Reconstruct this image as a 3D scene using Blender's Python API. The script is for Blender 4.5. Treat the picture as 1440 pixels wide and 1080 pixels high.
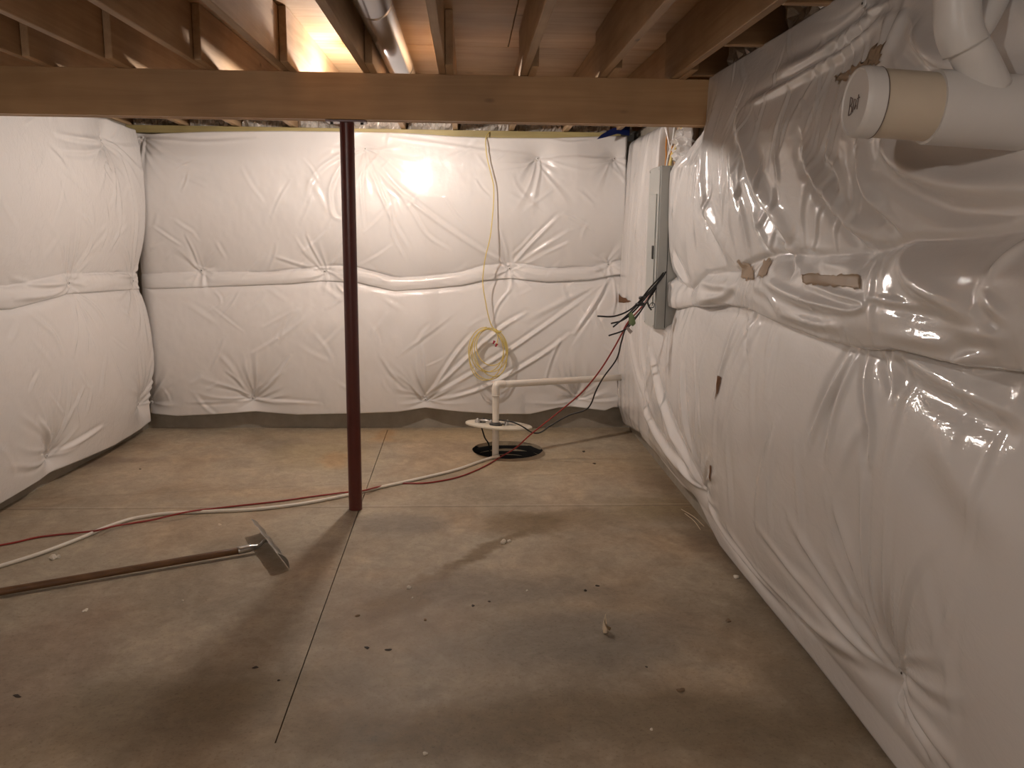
import bpy, bmesh, math, random
import numpy as np
from mathutils import Vector, Matrix
from mathutils.geometry import delaunay_2d_cdt
PI = math.pi
random.seed(7)
scene = bpy.context.scene
for o in list(bpy.data.objects): bpy.data.objects.remove(o)
C = scene.collection

# ------------------------------------------------------------ camera
RT = Matrix(((0.99866118, -0.00117918, -0.05171516),
             (-0.05068929, 0.17708886, -0.98288867),
             (0.01031718, 0.98419416, 0.176792)))
EYE = Vector((0, 0, 1.6)); FPX = 1210.9
cam = bpy.data.cameras.new('camera'); camo = bpy.data.objects.new('camera', cam); C.objects.link(camo)
camo.matrix_world = Matrix.Translation(EYE) @ RT.to_4x4()
cam.sensor_fit = 'HORIZONTAL'; cam.sensor_width = 36.0; cam.lens = FPX / 1440 * 36.0; cam.clip_start = 0.02
scene.camera = camo
# ------------------------------------------------------------ world, exposure, lamps' power
world = bpy.data.worlds.new('world'); scene.world = world; world.use_nodes = True
world.node_tree.nodes['Background'].inputs[0].default_value = (0.9, 0.75, 0.6, 1)
world.node_tree.nodes['Background'].inputs[1].default_value = 0.02
vs = scene.view_settings
vs.view_transform = 'Standard'; vs.look = 'None'; vs.gamma = 1.0; vs.exposure = 0.0; vs.use_curve_mapping = False
BULB_POWER = 585.0; REAR_FILL_POWER = 600.0; FAR_FILL_POWER = 520.0  # second and third power the added fill lamps behind the camera
BULB_COL = (1.0, 0.905, 0.83)
BULB_AT = (-0.575, 5.38, 2.298); REAR_FILL_AT = (-1.75, -0.9, 2.30); FAR_FILL_AT = (0.3, -3.5, 2.30)

# ------------------------------------------------------------ helpers
def ray(x, y): return RT @ Vector(((x - 720) / FPX, -(y - 540) / FPX, -1))
def at(ax, x, y, val):
    """photo direction (x,y) met with the plane coord[ax]=val"""
    d = ray(x, y); t = (val - EYE[ax]) / d[ax]
    return EYE + d * t
def link(o, parent=None):
    C.objects.link(o)
    if parent: o.parent = parent
    return o
def tag(o, label=None, cat=None, group=None, kind=None):
    for k, v in (('label', label), ('category', cat), ('group', group), ('kind', kind)):
        if v: o[k] = v
    return o
def empty(name, loc=(0, 0, 0), label=None, cat=None, group=None):
    o = bpy.data.objects.new(name, None); o.empty_display_size = 0.05; o.location = loc
    link(o); tag(o, label, cat, group); return o
def obj(name, bm, mat, parent=None, smooth=False):
    """bmesh in world coordinates -> one object; children compensate the parent's location"""
    me = bpy.data.meshes.new(name); bm.normal_update(); bm.to_mesh(me); bm.free()
    if smooth:
        me.polygons.foreach_set('use_smooth', [True] * len(me.polygons))
    if mat: me.materials.append(mat)
    o = bpy.data.objects.new(name, me); link(o, parent)
    off = Vector((0, 0, 0)); p = parent
    while p is not None: off += Vector(p.location); p = p.parent
    if parent is not None:
        me.transform(Matrix.Translation(-off))
    else:
        if len(me.vertices):
            co = [v.co for v in me.vertices]
            c = Vector(((min(v.x for v in co) + max(v.x for v in co)) / 2, (min(v.y for v in co) + max(v.y for v in co)) / 2, min(v.z for v in co)))
            me.transform(Matrix.Translation(-c)); o.location = c
    return o
def bm_box(bm, lo, hi, rot=None, ctr=None, bevel=0.0):
    r = bmesh.ops.create_cube(bm, size=1.0)
    vsn = r['verts']
    lo = Vector(lo); hi = Vector(hi); c = (lo + hi) / 2; s = hi - lo
    for v in vsn:
        v.co = Vector((v.co.x * s.x, v.co.y * s.y, v.co.z * s.z))
    if bevel:
        es = {e for v in vsn for e in v.link_edges}
        rb = bmesh.ops.bevel(bm, geom=list(es), offset=bevel, segments=1, affect='EDGES')
        vsn = list({v for f in rb['faces'] for v in f.verts} | {v for v in vsn if v.is_valid})
    for v in vsn:
        if rot: v.co = rot @ v.co
        v.co += Vector(ctr) if ctr is not None else c
    return vsn
def box(name, lo, hi, mat, parent=None, bevel=0.003, **k):
    bm = bmesh.new(); bm_box(bm, lo, hi, bevel=bevel, **k)
    return obj(name, bm, mat, parent)
def catmull(pts, n=6):
    P = [Vector(p) for p in pts]
    if len(P) < 3:
        return [P[0].lerp(P[-1], i / n) for i in range(n + 1)]
    P = [P[0] * 2 - P[1]] + P + [P[-1] * 2 - P[-2]]
    out = []
    for i in range(1, len(P) - 2):
        a, b, c, d = P[i - 1:i + 3]
        for k in range(n):
            t = k / n
            out.append(0.5 * ((2 * b) + (c - a) * t + (2 * a - 5 * b + 4 * c - d) * t * t + (3 * b - a - 3 * c + d) * t ** 3))
    out.append(P[-2]); return out
def bm_tube(bm, path, r, seg=8, cap=True):
    """tube along points; r a number or a list"""
    n = len(path); R = r if isinstance(r, (list, tuple)) else [r] * n
    t0 = (path[1] - path[0]).normalized()
    up = Vector((0, 0, 1)) if abs(t0.z) < .9 else Vector((1, 0, 0))
    nrm = t0.cross(up).normalized(); rings = []
    for i in range(n):
        t = (path[min(i + 1, n - 1)] - path[max(i - 1, 0)])
        t = t.normalized() if t.length > 1e-9 else t0
        nrm = (nrm - t * nrm.dot(t)).normalized(); b = t.cross(nrm)
        rings.append([bm.verts.new(path[i] + (nrm * math.cos(2 * PI * k / seg) + b * math.sin(2 * PI * k / seg)) * R[i]) for k in range(seg)])
    for i in range(n - 1):
        for k in range(seg):
            bm.faces.new((rings[i][k], rings[i][(k + 1) % seg], rings[i + 1][(k + 1) % seg], rings[i + 1][k]))
    if cap:
        bm.faces.new(rings[0][::-1]); bm.faces.new(rings[-1])
def tube(name, pts, r, mat, parent=None, seg=8, n=6, smooth=True):
    bm = bmesh.new(); path = catmull(pts, n)
    bm_tube(bm, path, r, seg); bmesh.ops.recalc_face_normals(bm, faces=bm.faces)
    return obj(name, bm, mat, parent, smooth)
def bm_lathe(bm, prof, origin, axis, seg=32):
    """prof: list of (distance along axis, radius)"""
    a = Vector(axis).normalized(); up = Vector((0, 0, 1)) if abs(a.z) < .9 else Vector((1, 0, 0))
    x = a.cross(up).normalized(); y = a.cross(x); rings = []
    for d, r in prof:
        c = Vector(origin) + a * d
        if r < 1e-6: rings.append([bm.verts.new(c)])
        else: rings.append([bm.verts.new(c + (x * math.cos(2 * PI * k / seg) + y * math.sin(2 * PI * k / seg)) * r) for k in range(seg)])
    for A, B in zip(rings, rings[1:]):
        for k in range(seg):
            a0, a1 = A[k % len(A)], A[(k + 1) % len(A)]; b0, b1 = B[k % len(B)], B[(k + 1) % len(B)]
            vv = []
            for v in (a0, a1, b1, b0):
                if v not in vv: vv.append(v)
            if len(vv) > 2: bm.faces.new(vv)
    bmesh.ops.recalc_face_normals(bm, faces=bm.faces)
def lathe(name, prof, origin, axis, mat, parent=None, seg=32, sharp=None):
    bm = bmesh.new(); bm_lathe(bm, prof, origin, axis, seg)
    o = obj(name, bm, mat, parent, True)
    if sharp:
        o.data.set_sharp_from_angle(angle=math.radians(sharp))
    return o

# ------------------------------------------------------------ materials
def newmat(name):
    m = bpy.data.materials.new(name); m.use_nodes = True
    nt = m.node_tree; return m, nt, nt.nodes['Principled BSDF']
def nd(nt, typ, **k):
    n = nt.nodes.new(typ)
    for a, v in k.items():
        if a in n.inputs: n.inputs[a].default_value = v
        else: setattr(n, a, v)
    return n
def ramp(nt, stops):
    r = nt.nodes.new('ShaderNodeValToRGB'); e = r.color_ramp.elements
    e[0].position, e[0].color = stops[0][0], (*stops[0][1], 1); e[1].position, e[1].color = stops[1][0], (*stops[1][1], 1)
    for p, c in stops[2:]:
        k = e.new(p); k.color = (*c, 1)
    return r
def noise(nt, vec, scale, detail=4, rough=.55, dist=0):
    n = nt.nodes.new('ShaderNodeTexNoise'); n.inputs['Scale'].default_value = scale; n.inputs['Detail'].default_value = detail
    n.inputs['Roughness'].default_value = rough; n.inputs['Distortion'].default_value = dist
    if vec is not None: nt.links.new(vec, n.inputs['Vector'])
    return n
def mapping(nt, scale=(1, 1, 1), rot=(0, 0, 0), coord='Object', geo=False):
    tc = nt.nodes.new('ShaderNodeTexCoord')
    m = nt.nodes.new('ShaderNodeMapping'); m.inputs['Scale'].default_value = scale; m.inputs['Rotation'].default_value = rot
    if geo:
        g = nt.nodes.new('ShaderNodeNewGeometry'); nt.links.new(g.outputs['Position'], m.inputs['Vector'])
    else: nt.links.new(tc.outputs[coord], m.inputs['Vector'])
    return m.outputs['Vector']
def bump(nt, h, strength, dist, prev=None):
    b = nt.nodes.new('ShaderNodeBump'); b.inputs['Strength'].default_value = strength; b.inputs['Distance'].default_value = dist
    nt.links.new(h, b.inputs['Height'])
    if prev: nt.links.new(prev, b.inputs['Normal'])
    return b.outputs['Normal']
def mix(nt, fac, a, b, mode='MIX'):
    m = nt.nodes.new('ShaderNodeMix'); m.data_type = 'RGBA'; m.blend_type = mode
    for s, v in ((0, fac), (6, a), (7, b)):
        if isinstance(v, bpy.types.NodeSocket): nt.links.new(v, m.inputs[s])
        elif isinstance(v, (int, float)): m.inputs[s].default_value = v
        else: m.inputs[s].default_value = (*v, 1)
    return m.outputs[2]
def plain(name, col, rough=.5, metal=0.0, bumps=0.0, var=.12, scale=20, **kw):
    m, nt, p = newmat(name)
    v = mapping(nt, geo=True)
    n = noise(nt, v, scale, 5, .6)
    c = mix(nt, n.outputs['Fac'], tuple(x * (1 - var) for x in col), tuple(min(1, x * (1 + var)) for x in col))
    nt.links.new(c, p.inputs['Base Color']); p.inputs['Roughness'].default_value = rough; p.inputs['Metallic'].default_value = metal
    if bumps: nt.links.new(bump(nt, noise(nt, v, scale * 4, 4).outputs['Fac'], bumps, .002), p.inputs['Normal'])
    for k, x in kw.items(): p.inputs[k].default_value = x
    return m
def wood(name, col, dark, axis=1, rough=.55, knots=True, grain=1.0):
    m, nt, p = newmat(name)
    s = [22.0 * grain] * 3; s[axis] = 1.1
    rnd = nt.nodes.new('ShaderNodeObjectInfo')
    tc = nt.nodes.new('ShaderNodeTexCoord')
    add = nt.nodes.new('ShaderNodeVectorMath'); add.operation = 'ADD'
    sc = nt.nodes.new('ShaderNodeVectorMath'); sc.operation = 'SCALE'
    comb = nt.nodes.new('ShaderNodeCombineXYZ')
    for i in range(3): nt.links.new(rnd.outputs['Random'], comb.inputs[i])
    nt.links.new(comb.outputs[0], sc.inputs[0]); sc.inputs['Scale'].default_value = 13.0
    nt.links.new(tc.outputs['Object'], add.inputs[0]); nt.links.new(sc.outputs[0], add.inputs[1])
    mp = nt.nodes.new('ShaderNodeMapping'); mp.inputs['Scale'].default_value = s; nt.links.new(add.outputs[0], mp.inputs['Vector'])
    g = noise(nt, mp.outputs['Vector'], 1.0, 6, .6, .8)
    r = ramp(nt, [(.3, dark), (.66, col)]); nt.links.new(g.outputs['Fac'], r.inputs['Fac'])
    big = noise(nt, add.outputs[0], 1.7, 3)
    rb = ramp(nt, [(.35, (.72, .70, .68)), (.65, (1, 1, 1))]); nt.links.new(big.outputs['Fac'], rb.inputs['Fac'])
    c = mix(nt, 1.0, r.outputs['Color'], rb.outputs['Color'], 'MULTIPLY')
    if knots:
        s2 = [5.0] * 3; s2[axis] = 2.2
        mk = nt.nodes.new('ShaderNodeMapping'); mk.inputs['Scale'].default_value = s2; nt.links.new(add.outputs[0], mk.inputs['Vector'])
        v = nt.nodes.new('ShaderNodeTexVoronoi'); v.inputs['Scale'].default_value = 1.0; nt.links.new(mk.outputs['Vector'], v.inputs['Vector'])
        rk = ramp(nt, [(.03, (1, 1, 1)), (.09, (0, 0, 0))]); nt.links.new(v.outputs['Distance'], rk.inputs['Fac'])
        c = mix(nt, rk.outputs['Color'], c, tuple(x * .45 for x in dark))
    # per-board tone
    rt = ramp(nt, [(0, (.86, .84, .82)), (1, (1.0, 1.0, 1.0))]); nt.links.new(rnd.outputs['Random'], rt.inputs['Fac'])
    c = mix(nt, 1.0, c, rt.outputs['Color'], 'MULTIPLY')
    nt.links.new(c, p.inputs['Base Color']); p.inputs['Roughness'].default_value = rough
    nt.links.new(bump(nt, g.outputs['Fac'], .25, .003), p.inputs['Normal'])
    return m

def film(name, col=(.80, .775, .76), rough=.075, micro=1.15, soft=.08, stretch=(1, 1, 1), cs=24):
    """woven poly film: matt white body, glossy skin with fine crinkles"""
    m, nt, p = newmat(name)
    v = mapping(nt, geo=True)
    n1 = noise(nt, v, 3.0, 3); c = mix(nt, n1.outputs['Fac'], tuple(x * .95 for x in col), col)
    nt.links.new(c, p.inputs['Base Color'])
    p.inputs['Roughness'].default_value = .55; p.inputs['Specular IOR Level'].default_value = .25
    p.inputs['Coat Weight'].default_value = .9; p.inputs['Coat IOR'].default_value = 1.5
    rr = nt.nodes.new('ShaderNodeMapRange'); rr.inputs['To Min'].default_value = rough * .7; rr.inputs['To Max'].default_value = rough * 1.4
    nt.links.new(n1.outputs['Fac'], rr.inputs['Value']); nt.links.new(rr.outputs[0], p.inputs['Coat Roughness'])
    vc = mapping(nt, stretch, geo=True)
    patch = noise(nt, v, 2.3, 2); rp = ramp(nt, [(.42, (.25, .25, .25)), (.62, (1, 1, 1))]); nt.links.new(patch.outputs['Fac'], rp.inputs['Fac'])
    w = noise(nt, vc, cs, 4, .6, 1.2); w2 = noise(nt, vc, 90, 3, .6, .6)
    h = nt.nodes.new('ShaderNodeMath'); h.operation = 'MULTIPLY'; nt.links.new(w.outputs['Fac'], h.inputs[0]); nt.links.new(rp.outputs['Color'], h.inputs[1])
    base = bump(nt, h.outputs[0], soft, .008); nt.links.new(base, p.inputs['Normal'])
    b1 = bump(nt, h.outputs[0], .45 * micro, .010)
    nt.links.new(bump(nt, w2.outputs['Fac'], .40 * micro, .002, b1), p.inputs['Coat Normal'])
    return m

def concrete_floor():
    m, nt, p = newmat('concrete_floor')
    v = mapping(nt, geo=True)
    def E(cx, cy, ax, ay, rot, soft=.5, warp=.5):
        """soft elliptical patch in floor metres, edge broken by noise"""
        mp = nt.nodes.new('ShaderNodeMapping'); mp.vector_type = 'TEXTURE'
        mp.inputs['Location'].default_value = (cx, cy, 0); mp.inputs['Rotation'].default_value = (0, 0, rot); mp.inputs['Scale'].default_value = (ax, ay, 1)
        wv = nt.nodes.new('ShaderNodeVectorMath'); wv.operation = 'MULTIPLY_ADD'
        nt.links.new(warpn.outputs['Color'], wv.inputs[0]); wv.inputs[1].default_value = (warp, warp, 0); nt.links.new(off.outputs[0], wv.inputs[2])
        nt.links.new(wv.outputs[0], mp.inputs['Vector'])
        ln = nt.nodes.new('ShaderNodeVectorMath'); ln.operation = 'LENGTH'; nt.links.new(mp.outputs['Vector'], ln.inputs[0])
        mr = nt.nodes.new('ShaderNodeMapRange'); mr.interpolation_type = 'SMOOTHSTEP'
        mr.inputs['From Min'].default_value = 1.0 + soft; mr.inputs['From Max'].default_value = 1.0 - soft; nt.links.new(ln.outputs['Value'], mr.inputs['Value'])
        return mr.outputs[0]
    warpn = noise(nt, v, 2.2, 5, .6)
    off = nt.nodes.new('ShaderNodeVectorMath'); off.operation = 'ADD'; nt.links.new(v, off.inputs[0]); off.inputs[1].default_value = (-.25, -.25, 0)
    sep = nt.nodes.new('ShaderNodeSeparateXYZ'); nt.links.new(v, sep.inputs[0])
    flat = nt.nodes.new('ShaderNodeCombineXYZ'); nt.links.new(sep.outputs[0], flat.inputs[0]); nt.links.new(sep.outputs[1], flat.inputs[1])
    nt.links.new(flat.outputs[0], off.inputs[0])
    a = noise(nt, v, 1.1, 5, .62, .7); ra = ramp(nt, [(.30, (.30, .25, .185)), (.50, (.39, .33, .25)), (.70, (.46, .40, .31))]); nt.links.new(a.outputs['Fac'], ra.inputs['Fac'])
    b = noise(nt, mapping(nt, (1.5, 1.0, 1), geo=True), 2.6, 8, .68, 1.2); rb = ramp(nt, [(.34, (.84, .82, .79)), (.5, (.99, .98, .97)), (.66, (1.12, 1.11, 1.08))]); nt.links.new(b.outputs['Fac'], rb.inputs['Fac'])
    c = mix(nt, 1.0, ra.outputs['Color'], rb.outputs['Color'], 'MULTIPLY')
    tint = noise(nt, v, .9, 4, .6, .5); rt = ramp(nt, [(.38, (1.06, .95, .84)), (.5, (1, 1, 1)), (.62, (.95, 1.0, 1.03))]); nt.links.new(tint.outputs['Fac'], rt.inputs['Fac'])
    c = mix(nt, .6, c, rt.outputs['Color'], 'MULTIPLY')
    br = (.17, .115, .055); gr = (.17, .155, .14); yl = (.42, .34, .20)
    for (px, py, ax, ay, rot, col, st) in (
        (745, 738, .22, .17, 0, br, .75), (800, 730, .30, .12, 0, br, .45), (690, 770, .05, .36, -.75, br, .75), (560, 845, .10, .24, -.5, br, .6),
        (620, 800, .06, .3, -.85, br, .5), (930, 715, .30, .22, 0, (.22, .155, .06), .55), (575, 855, .35, .35, 0, (.30, .20, .13), .3),
        (1040, 790, .16, .7, .12, (.15, .10, .06), .6), (960, 690, .18, .5, .1, (.18, .12, .07), .5), (1150, 950, .2, .6, .1, (.14, .10, .06), .5),
        (820, 900, .5, .22, .2, gr, .45), (700, 830, .5, .14, 0, gr, .35), (560, 735, .22, .2, 0, gr, .5), (250, 1000, .5, .25, .3, (.17, .12, .06), .55),
        (50, 930, .25, .6, 0, (.22, .14, .10), .45), (330, 980, .22, .14, .2, (.18, .13, .06), .35), (600, 1030, .5, .15, 0, (.17, .12, .06), .5), (900, 1020, .8, .2, 0, (.17, .12, .06), .6),
        (455, 640, .34, .4, 0, yl, .55), (600, 612, 1.1, .22, 0, (.50, .40, .25), .5), (190, 670, .3, .3, 0, (.45, .38, .29), .45), (540, 612, .10, .25, 0, (.42, .24, .10), .5), (470, 648, .14, .18, 0, (.45, .26, .11), .45),
        (790, 650, .7, .35, 0, (.44, .35, .22), .35), (160, 650, .25, .12, .4, (.2, .15, .12), .5)):
        w = at(2, px, py, 0)
        e = E(w.x, w.y, ax, ay, rot)
        k = nt.nodes.new('ShaderNodeMath'); k.operation = 'MULTIPLY'; k.inputs[1].default_value = st; nt.links.new(e, k.inputs[0])
        c = mix(nt, k.outputs[0], c, col)
    for sc_, lo_, hi_, ds in ((7.0, (.82, .80, .77), (1.12, 1.11, 1.09), 1.5), (19.0, (.86, .84, .82), (1.08, 1.07, 1.06), .8)):
        mo = noise(nt, v, sc_, 6, .7, ds); rm = ramp(nt, [(.36, lo_), (.64, hi_)]); nt.links.new(mo.outputs['Fac'], rm.inputs['Fac'])
        c = mix(nt, .6, c, rm.outputs['Color'], 'MULTIPLY')
    # fine specks
    sp = noise(nt, v, 70, 4, .7); rs = ramp(nt, [(.33, (.72, .68, .62)), (.45, (1, 1, 1)), (.62, (1, 1, 1)), (.72, (1.12, 1.1, 1.08))]); nt.links.new(sp.outputs['Fac'], rs.inputs['Fac'])
    c = mix(nt, .8, c, rs.outputs['Color'], 'MULTIPLY')
    # pale trowel line across the slab
    def band(y0, k, wd, col, st, cin):
        ml = nt.nodes.new('ShaderNodeMath'); ml.operation = 'MULTIPLY_ADD'; nt.links.new(sep.outputs[0], ml.inputs[0]); ml.inputs[1].default_value = k; ml.inputs[2].default_value = -y0
        ad = nt.nodes.new('ShaderNodeMath'); ad.operation = 'ADD'; nt.links.new(sep.outputs[1], ad.inputs[0]); nt.links.new(ml.outputs[0], ad.inputs[1])
        ab = nt.nodes.new('ShaderNodeMath'); ab.operation = 'ABSOLUTE'; nt.links.new(ad.outputs[0], ab.inputs[0])
        mr = nt.nodes.new('ShaderNodeMapRange'); mr.inputs['From Min'].default_value = wd; mr.inputs['From Max'].default_value = wd * .3; mr.inputs['To Max'].default_value = st
        nt.links.new(ab.outputs[0], mr.inputs['Value'])
        return mix(nt, mr.outputs[0], cin, col)
    c = band(4.84, .0, .009, (.13, .10, .07), .55, c); c = band(4.868, .0, .010, (.5, .45, .38), .3, c); c = band(5.42, -.15, .006, (.15, .12, .09), .4, c)
    nt.links.new(c, p.inputs['Base Color'])
    rr = nt.nodes.new('ShaderNodeMapRange'); rr.inputs['To Min'].default_value = .42; rr.inputs['To Max'].default_value = .75
    nt.links.new(b.outputs['Fac'], rr.inputs['Value']); nt.links.new(rr.outputs[0], p.inputs['Roughness']); p.inputs['Specular IOR Level'].default_value = .35
    n1 = bump(nt, b.outputs['Fac'], .3, .006); nt.links.new(bump(nt, sp.outputs['Fac'], .35, .0015, n1), p.inputs['Normal'])
    return m

M_FLOOR = concrete_floor()
M_WALL = plain('foundation_concrete', (.30, .265, .215), .85, bumps=.6, var=.3, scale=9)
M_JOIST = wood('spruce_joist', (.56, .375, .215), (.42, .265, .145), 1)
M_JOISTX = wood('spruce_block', (.56, .375, .215), (.42, .265, .145), 0)
M_PLYZ = wood('backing_plywood', (.50, .34, .21), (.38, .24, .14), 2)
M_BEAM = wood('beam_ply', (.58, .365, .18), (.47, .28, .13), 0, grain=.8)
M_SUB = wood('subfloor_plywood', (.68, .47, .27), (.52, .32, .16), 0, grain=.5)
M_TREAT = wood('treated_plate', (.50, .42, .19), (.38, .31, .13), 0)
M_FILM = film('white_vapour_film')
M_FILM_R = film('white_vapour_film_right', (.76, .735, .72), .085, .95, .02, (1, .35, 1), 17)
M_RED = plain('oxide_paint', (.105, .022, .016), .28, var=.2, scale=12)
M_PVC = plain('white_pvc', (.78, .72, .64), .35, var=.03)
M_PVCW = plain('bright_pvc', (.68, .66, .64), .38, var=.03)
M_PVCC = plain('cream_pvc', (.60, .52, .41), .38, var=.06, scale=14)
M_DUCT = plain('galvanised', (.42, .42, .44), .2, 1.0, bumps=.2, var=.08, scale=30)
M_STEEL = plain('scuffed_steel', (.55, .54, .52), .32, 1.0, bumps=.3, var=.2, scale=40)
M_PANEL = plain('panel_enamel', (.44, .45, .43), .38, .1, var=.05)
M_BLACK = plain('black_rubber', (.012, .011, .011), .45, var=.3)
M_PIT = plain('pit_liner', (.009, .008, .0075), .9, var=.3)
M_DARK = plain('dark_metal', (.05, .048, .045), .5, .3)
M_LID = plain('lid_plastic', (.66, .60, .49), .5, var=.1)
M_YEL = plain('yellow_cable', (.72, .57, .19), .4, var=.08)
M_ORNG = plain('orange_cable', (.72, .30, .05), .4, var=.08)
M_REDC = plain('red_cable', (.30, .035, .028), .4, var=.1)
M_HOSE = plain('white_hose', (.74, .69, .60), .4, var=.06)
M_GREY = plain('grey_cable', (.55, .54, .52), .4)
M_BLUE = plain('blue_film', (.015, .03, .16), .3)
M_HANDLE = wood('worn_handle', (.22, .115, .05), (.13, .065, .028), 0, .5, knots=False)
M_TAPE = plain('tan_tape', (.74, .58, .42), .42, var=.12, scale=10)
M_BROWN = plain('rust_brown', (.30, .15, .07), .7, var=.3, scale=40)
M_CHIPW = plain('chip_white', (.72, .66, .56), .7)
M_CHIPD = plain('chip_dark', (.05, .035, .025), .8)
M_CHIPB = plain('chip_brown', (.22, .15, .09), .8)
M_STRAW = plain('straw_fibre', (.72, .60, .44), .6)
M_TAG = plain('tag_paper', (.55, .50, .47), .7)
M_TAGG = plain('tag_green', (.25, .33, .17), .6)
M_NUT = plain('wire_nut', (.38, .02, .05), .4)
M_INK = plain('ink', (.16, .12, .11), .7)
M_PORC = plain('porcelain', (.8, .78, .74), .25, var=.03)
def clearpoly():
    m, nt, p = newmat('clear_poly')
    v = mapping(nt, geo=True); n = noise(nt, v, 12, 3); c = mix(nt, n.outputs['Fac'], (.40, .33, .27), (.92, .88, .83))
    nt.links.new(c, p.inputs['Base Color']); p.inputs['Roughness'].default_value = .12; p.inputs['Metallic'].default_value = .3; p.inputs['Coat Weight'].default_value = 1.0; p.inputs['Coat Roughness'].default_value = .06
    nt.links.new(bump(nt, noise(nt, v, 45, 3, .6, 1).outputs['Fac'], .5, .01), p.inputs['Normal'])
    return m
M_POLY = clearpoly()
def glow(name, col, s):
    m, nt, p = newmat(name); p.inputs['Base Color'].default_value = (.9, .9, .9, 1)
    p.inputs['Emission Color'].default_value = (*col, 1); p.inputs['Emission Strength'].default_value = s; return m

# ------------------------------------------------------------ the shell
WR, WB, WY0 = 1.33, 6.88, -4.6            # right wall x, back wall y, rear wall y
def WL(y): return -2.555 - .05 * (6.87 - y)
JB, JT = 2.40, 2.665                       # joist bottoms, joist tops

def build_floor():
    PC = (.296, 6.165); PR = .262
    outer = [(WL(WY0) - .3, WY0 - .2), (WR + .3, WY0 - .2), (WR + .3, WB + .3), (WL(WB) - .3, WB + .3)]
    cut = [(-.603 - .0026, 2.503), (-.603 + .0026, 2.503), (-.641 + .0026, 6.80), (-.641 - .0026, 6.80)]
    circ = [(PC[0] + PR * (1 + .012 * math.sin(3 * a) + .01 * math.sin(7 * a + 1)) * math.cos(a), PC[1] + PR * (1 + .012 * math.sin(3 * a)) * math.sin(a)) for a in [2 * PI * i / 56 for i in range(56)]]
    pts = [Vector(p) for p in outer + cut + circ]
    edges = [(i, (i + 1) % 4) for i in range(4)] + [(4 + i, 4 + (i + 1) % 4) for i in range(4)] + [(8 + i, 8 + (i + 1) % 56) for i in range(56)]
    vo, eo, fo, *_ = delaunay_2d_cdt(pts, edges, [], 0, 1e-6)
    bm = bmesh.new(); V = [bm.verts.new((p.x, p.y, 0)) for p in vo]
    def inside(c):
        if (c.x - PC[0]) ** 2 + (c.y - PC[1]) ** 2 < (PR * .985) ** 2: return True
        if 2.503 < c.y < 6.80:
            xc = -.603 - (c.y - 2.503) / (6.80 - 2.503) * .038
            if abs(c.x - xc) < .0026: return True
        return False
    for f in fo:
        c = sum((vo[i] for i in f), Vector((0, 0))) / len(f)
        if not inside(c):
            ff = bm.faces.new([V[i] for i in f])
    bmesh.ops.recalc_face_normals(bm, faces=bm.faces)
    if bm.faces[:][0].normal.z < 0: bmesh.ops.reverse_faces(bm, faces=bm.faces)
    for loop, dep in ((cut, .012), (circ, .11)):
        a = [bm.verts.new((x, y, 0)) for x, y in loop]; b = [bm.verts.new((x, y, -dep)) for x, y in loop]
        n = len(a)
        for i in range(n): bm.faces.new((a[i], a[(i + 1) % n], b[(i + 1) % n], b[i]))
        if dep < .05: bm.faces.new(b)
    bmesh.ops.remove_doubles(bm, verts=bm.verts, dist=1e-6)
    o = obj('floor', bm, M_FLOOR); tag(o, kind='structure')
    # pit: corrugated liner and bottom
    prof = [(0, PR + .004)]
    for i in range(26): prof.append((.02 + i * .022, PR - (.010 if i % 2 else -.002)))
    prof.append((.60, PR)); prof.append((.60, 0))
    root = empty('sump_pit', (PC[0], PC[1], -.6), 'round black-lined sump pit hole in the floor, by the back wall', 'pit')
    lathe('liner', prof, (PC[0], PC[1], -.005), (0, 0, -1), M_PIT, root, 56)
    w = lathe('water', [(0, 0), (0, PR - .012)], (PC[0], PC[1], -.58), (0, 0, 1), plain('pit_water', (.006, .006, .006), .5), root, 40)
    return PC, PR
PC, PR = build_floor()
def wall(name, quad, z0=0.0, z1=2.36, th=.2, nrm=(0, 1)):
    (x0, y0), (x1, y1) = quad
    bm = bmesh.new(); n = Vector(nrm) * th
    P = [(x0, y0), (x1, y1), (x1 + n.x, y1 + n.y), (x0 + n.x, y0 + n.y)]
    lo = [bm.verts.new((x, y, z0 - .02)) for x, y in P]; hi = [bm.verts.new((x, y, z1)) for x, y in P]
    for i in range(4): bm.faces.new((lo[i], lo[(i + 1) % 4], hi[(i + 1) % 4], hi[i]))
    bm.faces.new(lo[::-1]); bm.faces.new(hi); bmesh.ops.recalc_face_normals(bm, faces=bm.faces)
    return tag(obj(name, bm, M_WALL), kind='structure')
wall('wall_back', ((WL(WB), WB), (WR, WB)), nrm=(0, 1), z1=2.284)
wall('wall_right', ((WR, WY0), (WR, WB + .2)), nrm=(1, 0), z1=2.37)
wall('wall_left', ((WL(WY0), WY0), (WL(WB + .2), WB + .2)), nrm=(-1, 0), z1=2.37)
wr_ = wall('wall_rear', ((WL(WY0) - .2, WY0), (WR + .2, WY0)), nrm=(0, -1), z1=2.8)
wr_.data.materials[0] = M_FILM
# rim boards standing on the walls
tag(box('trim_1', (WL(WB) - .3, WB + .10, 2.375), (WR + .3, WB + .14, JT), M_BEAM, bevel=0), kind='structure')
tag(box('trim_2', (WR + .14, WY0, 2.37), (WR + .18, WB + .14, JT), M_JOIST, bevel=0), kind='structure')
tag(box('trim_3', (WL(WY0) - .2, WY0, 2.37), (WL(WY0) - .16, WB + .14, JT), M_JOIST, bevel=0), kind='structure')
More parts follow.
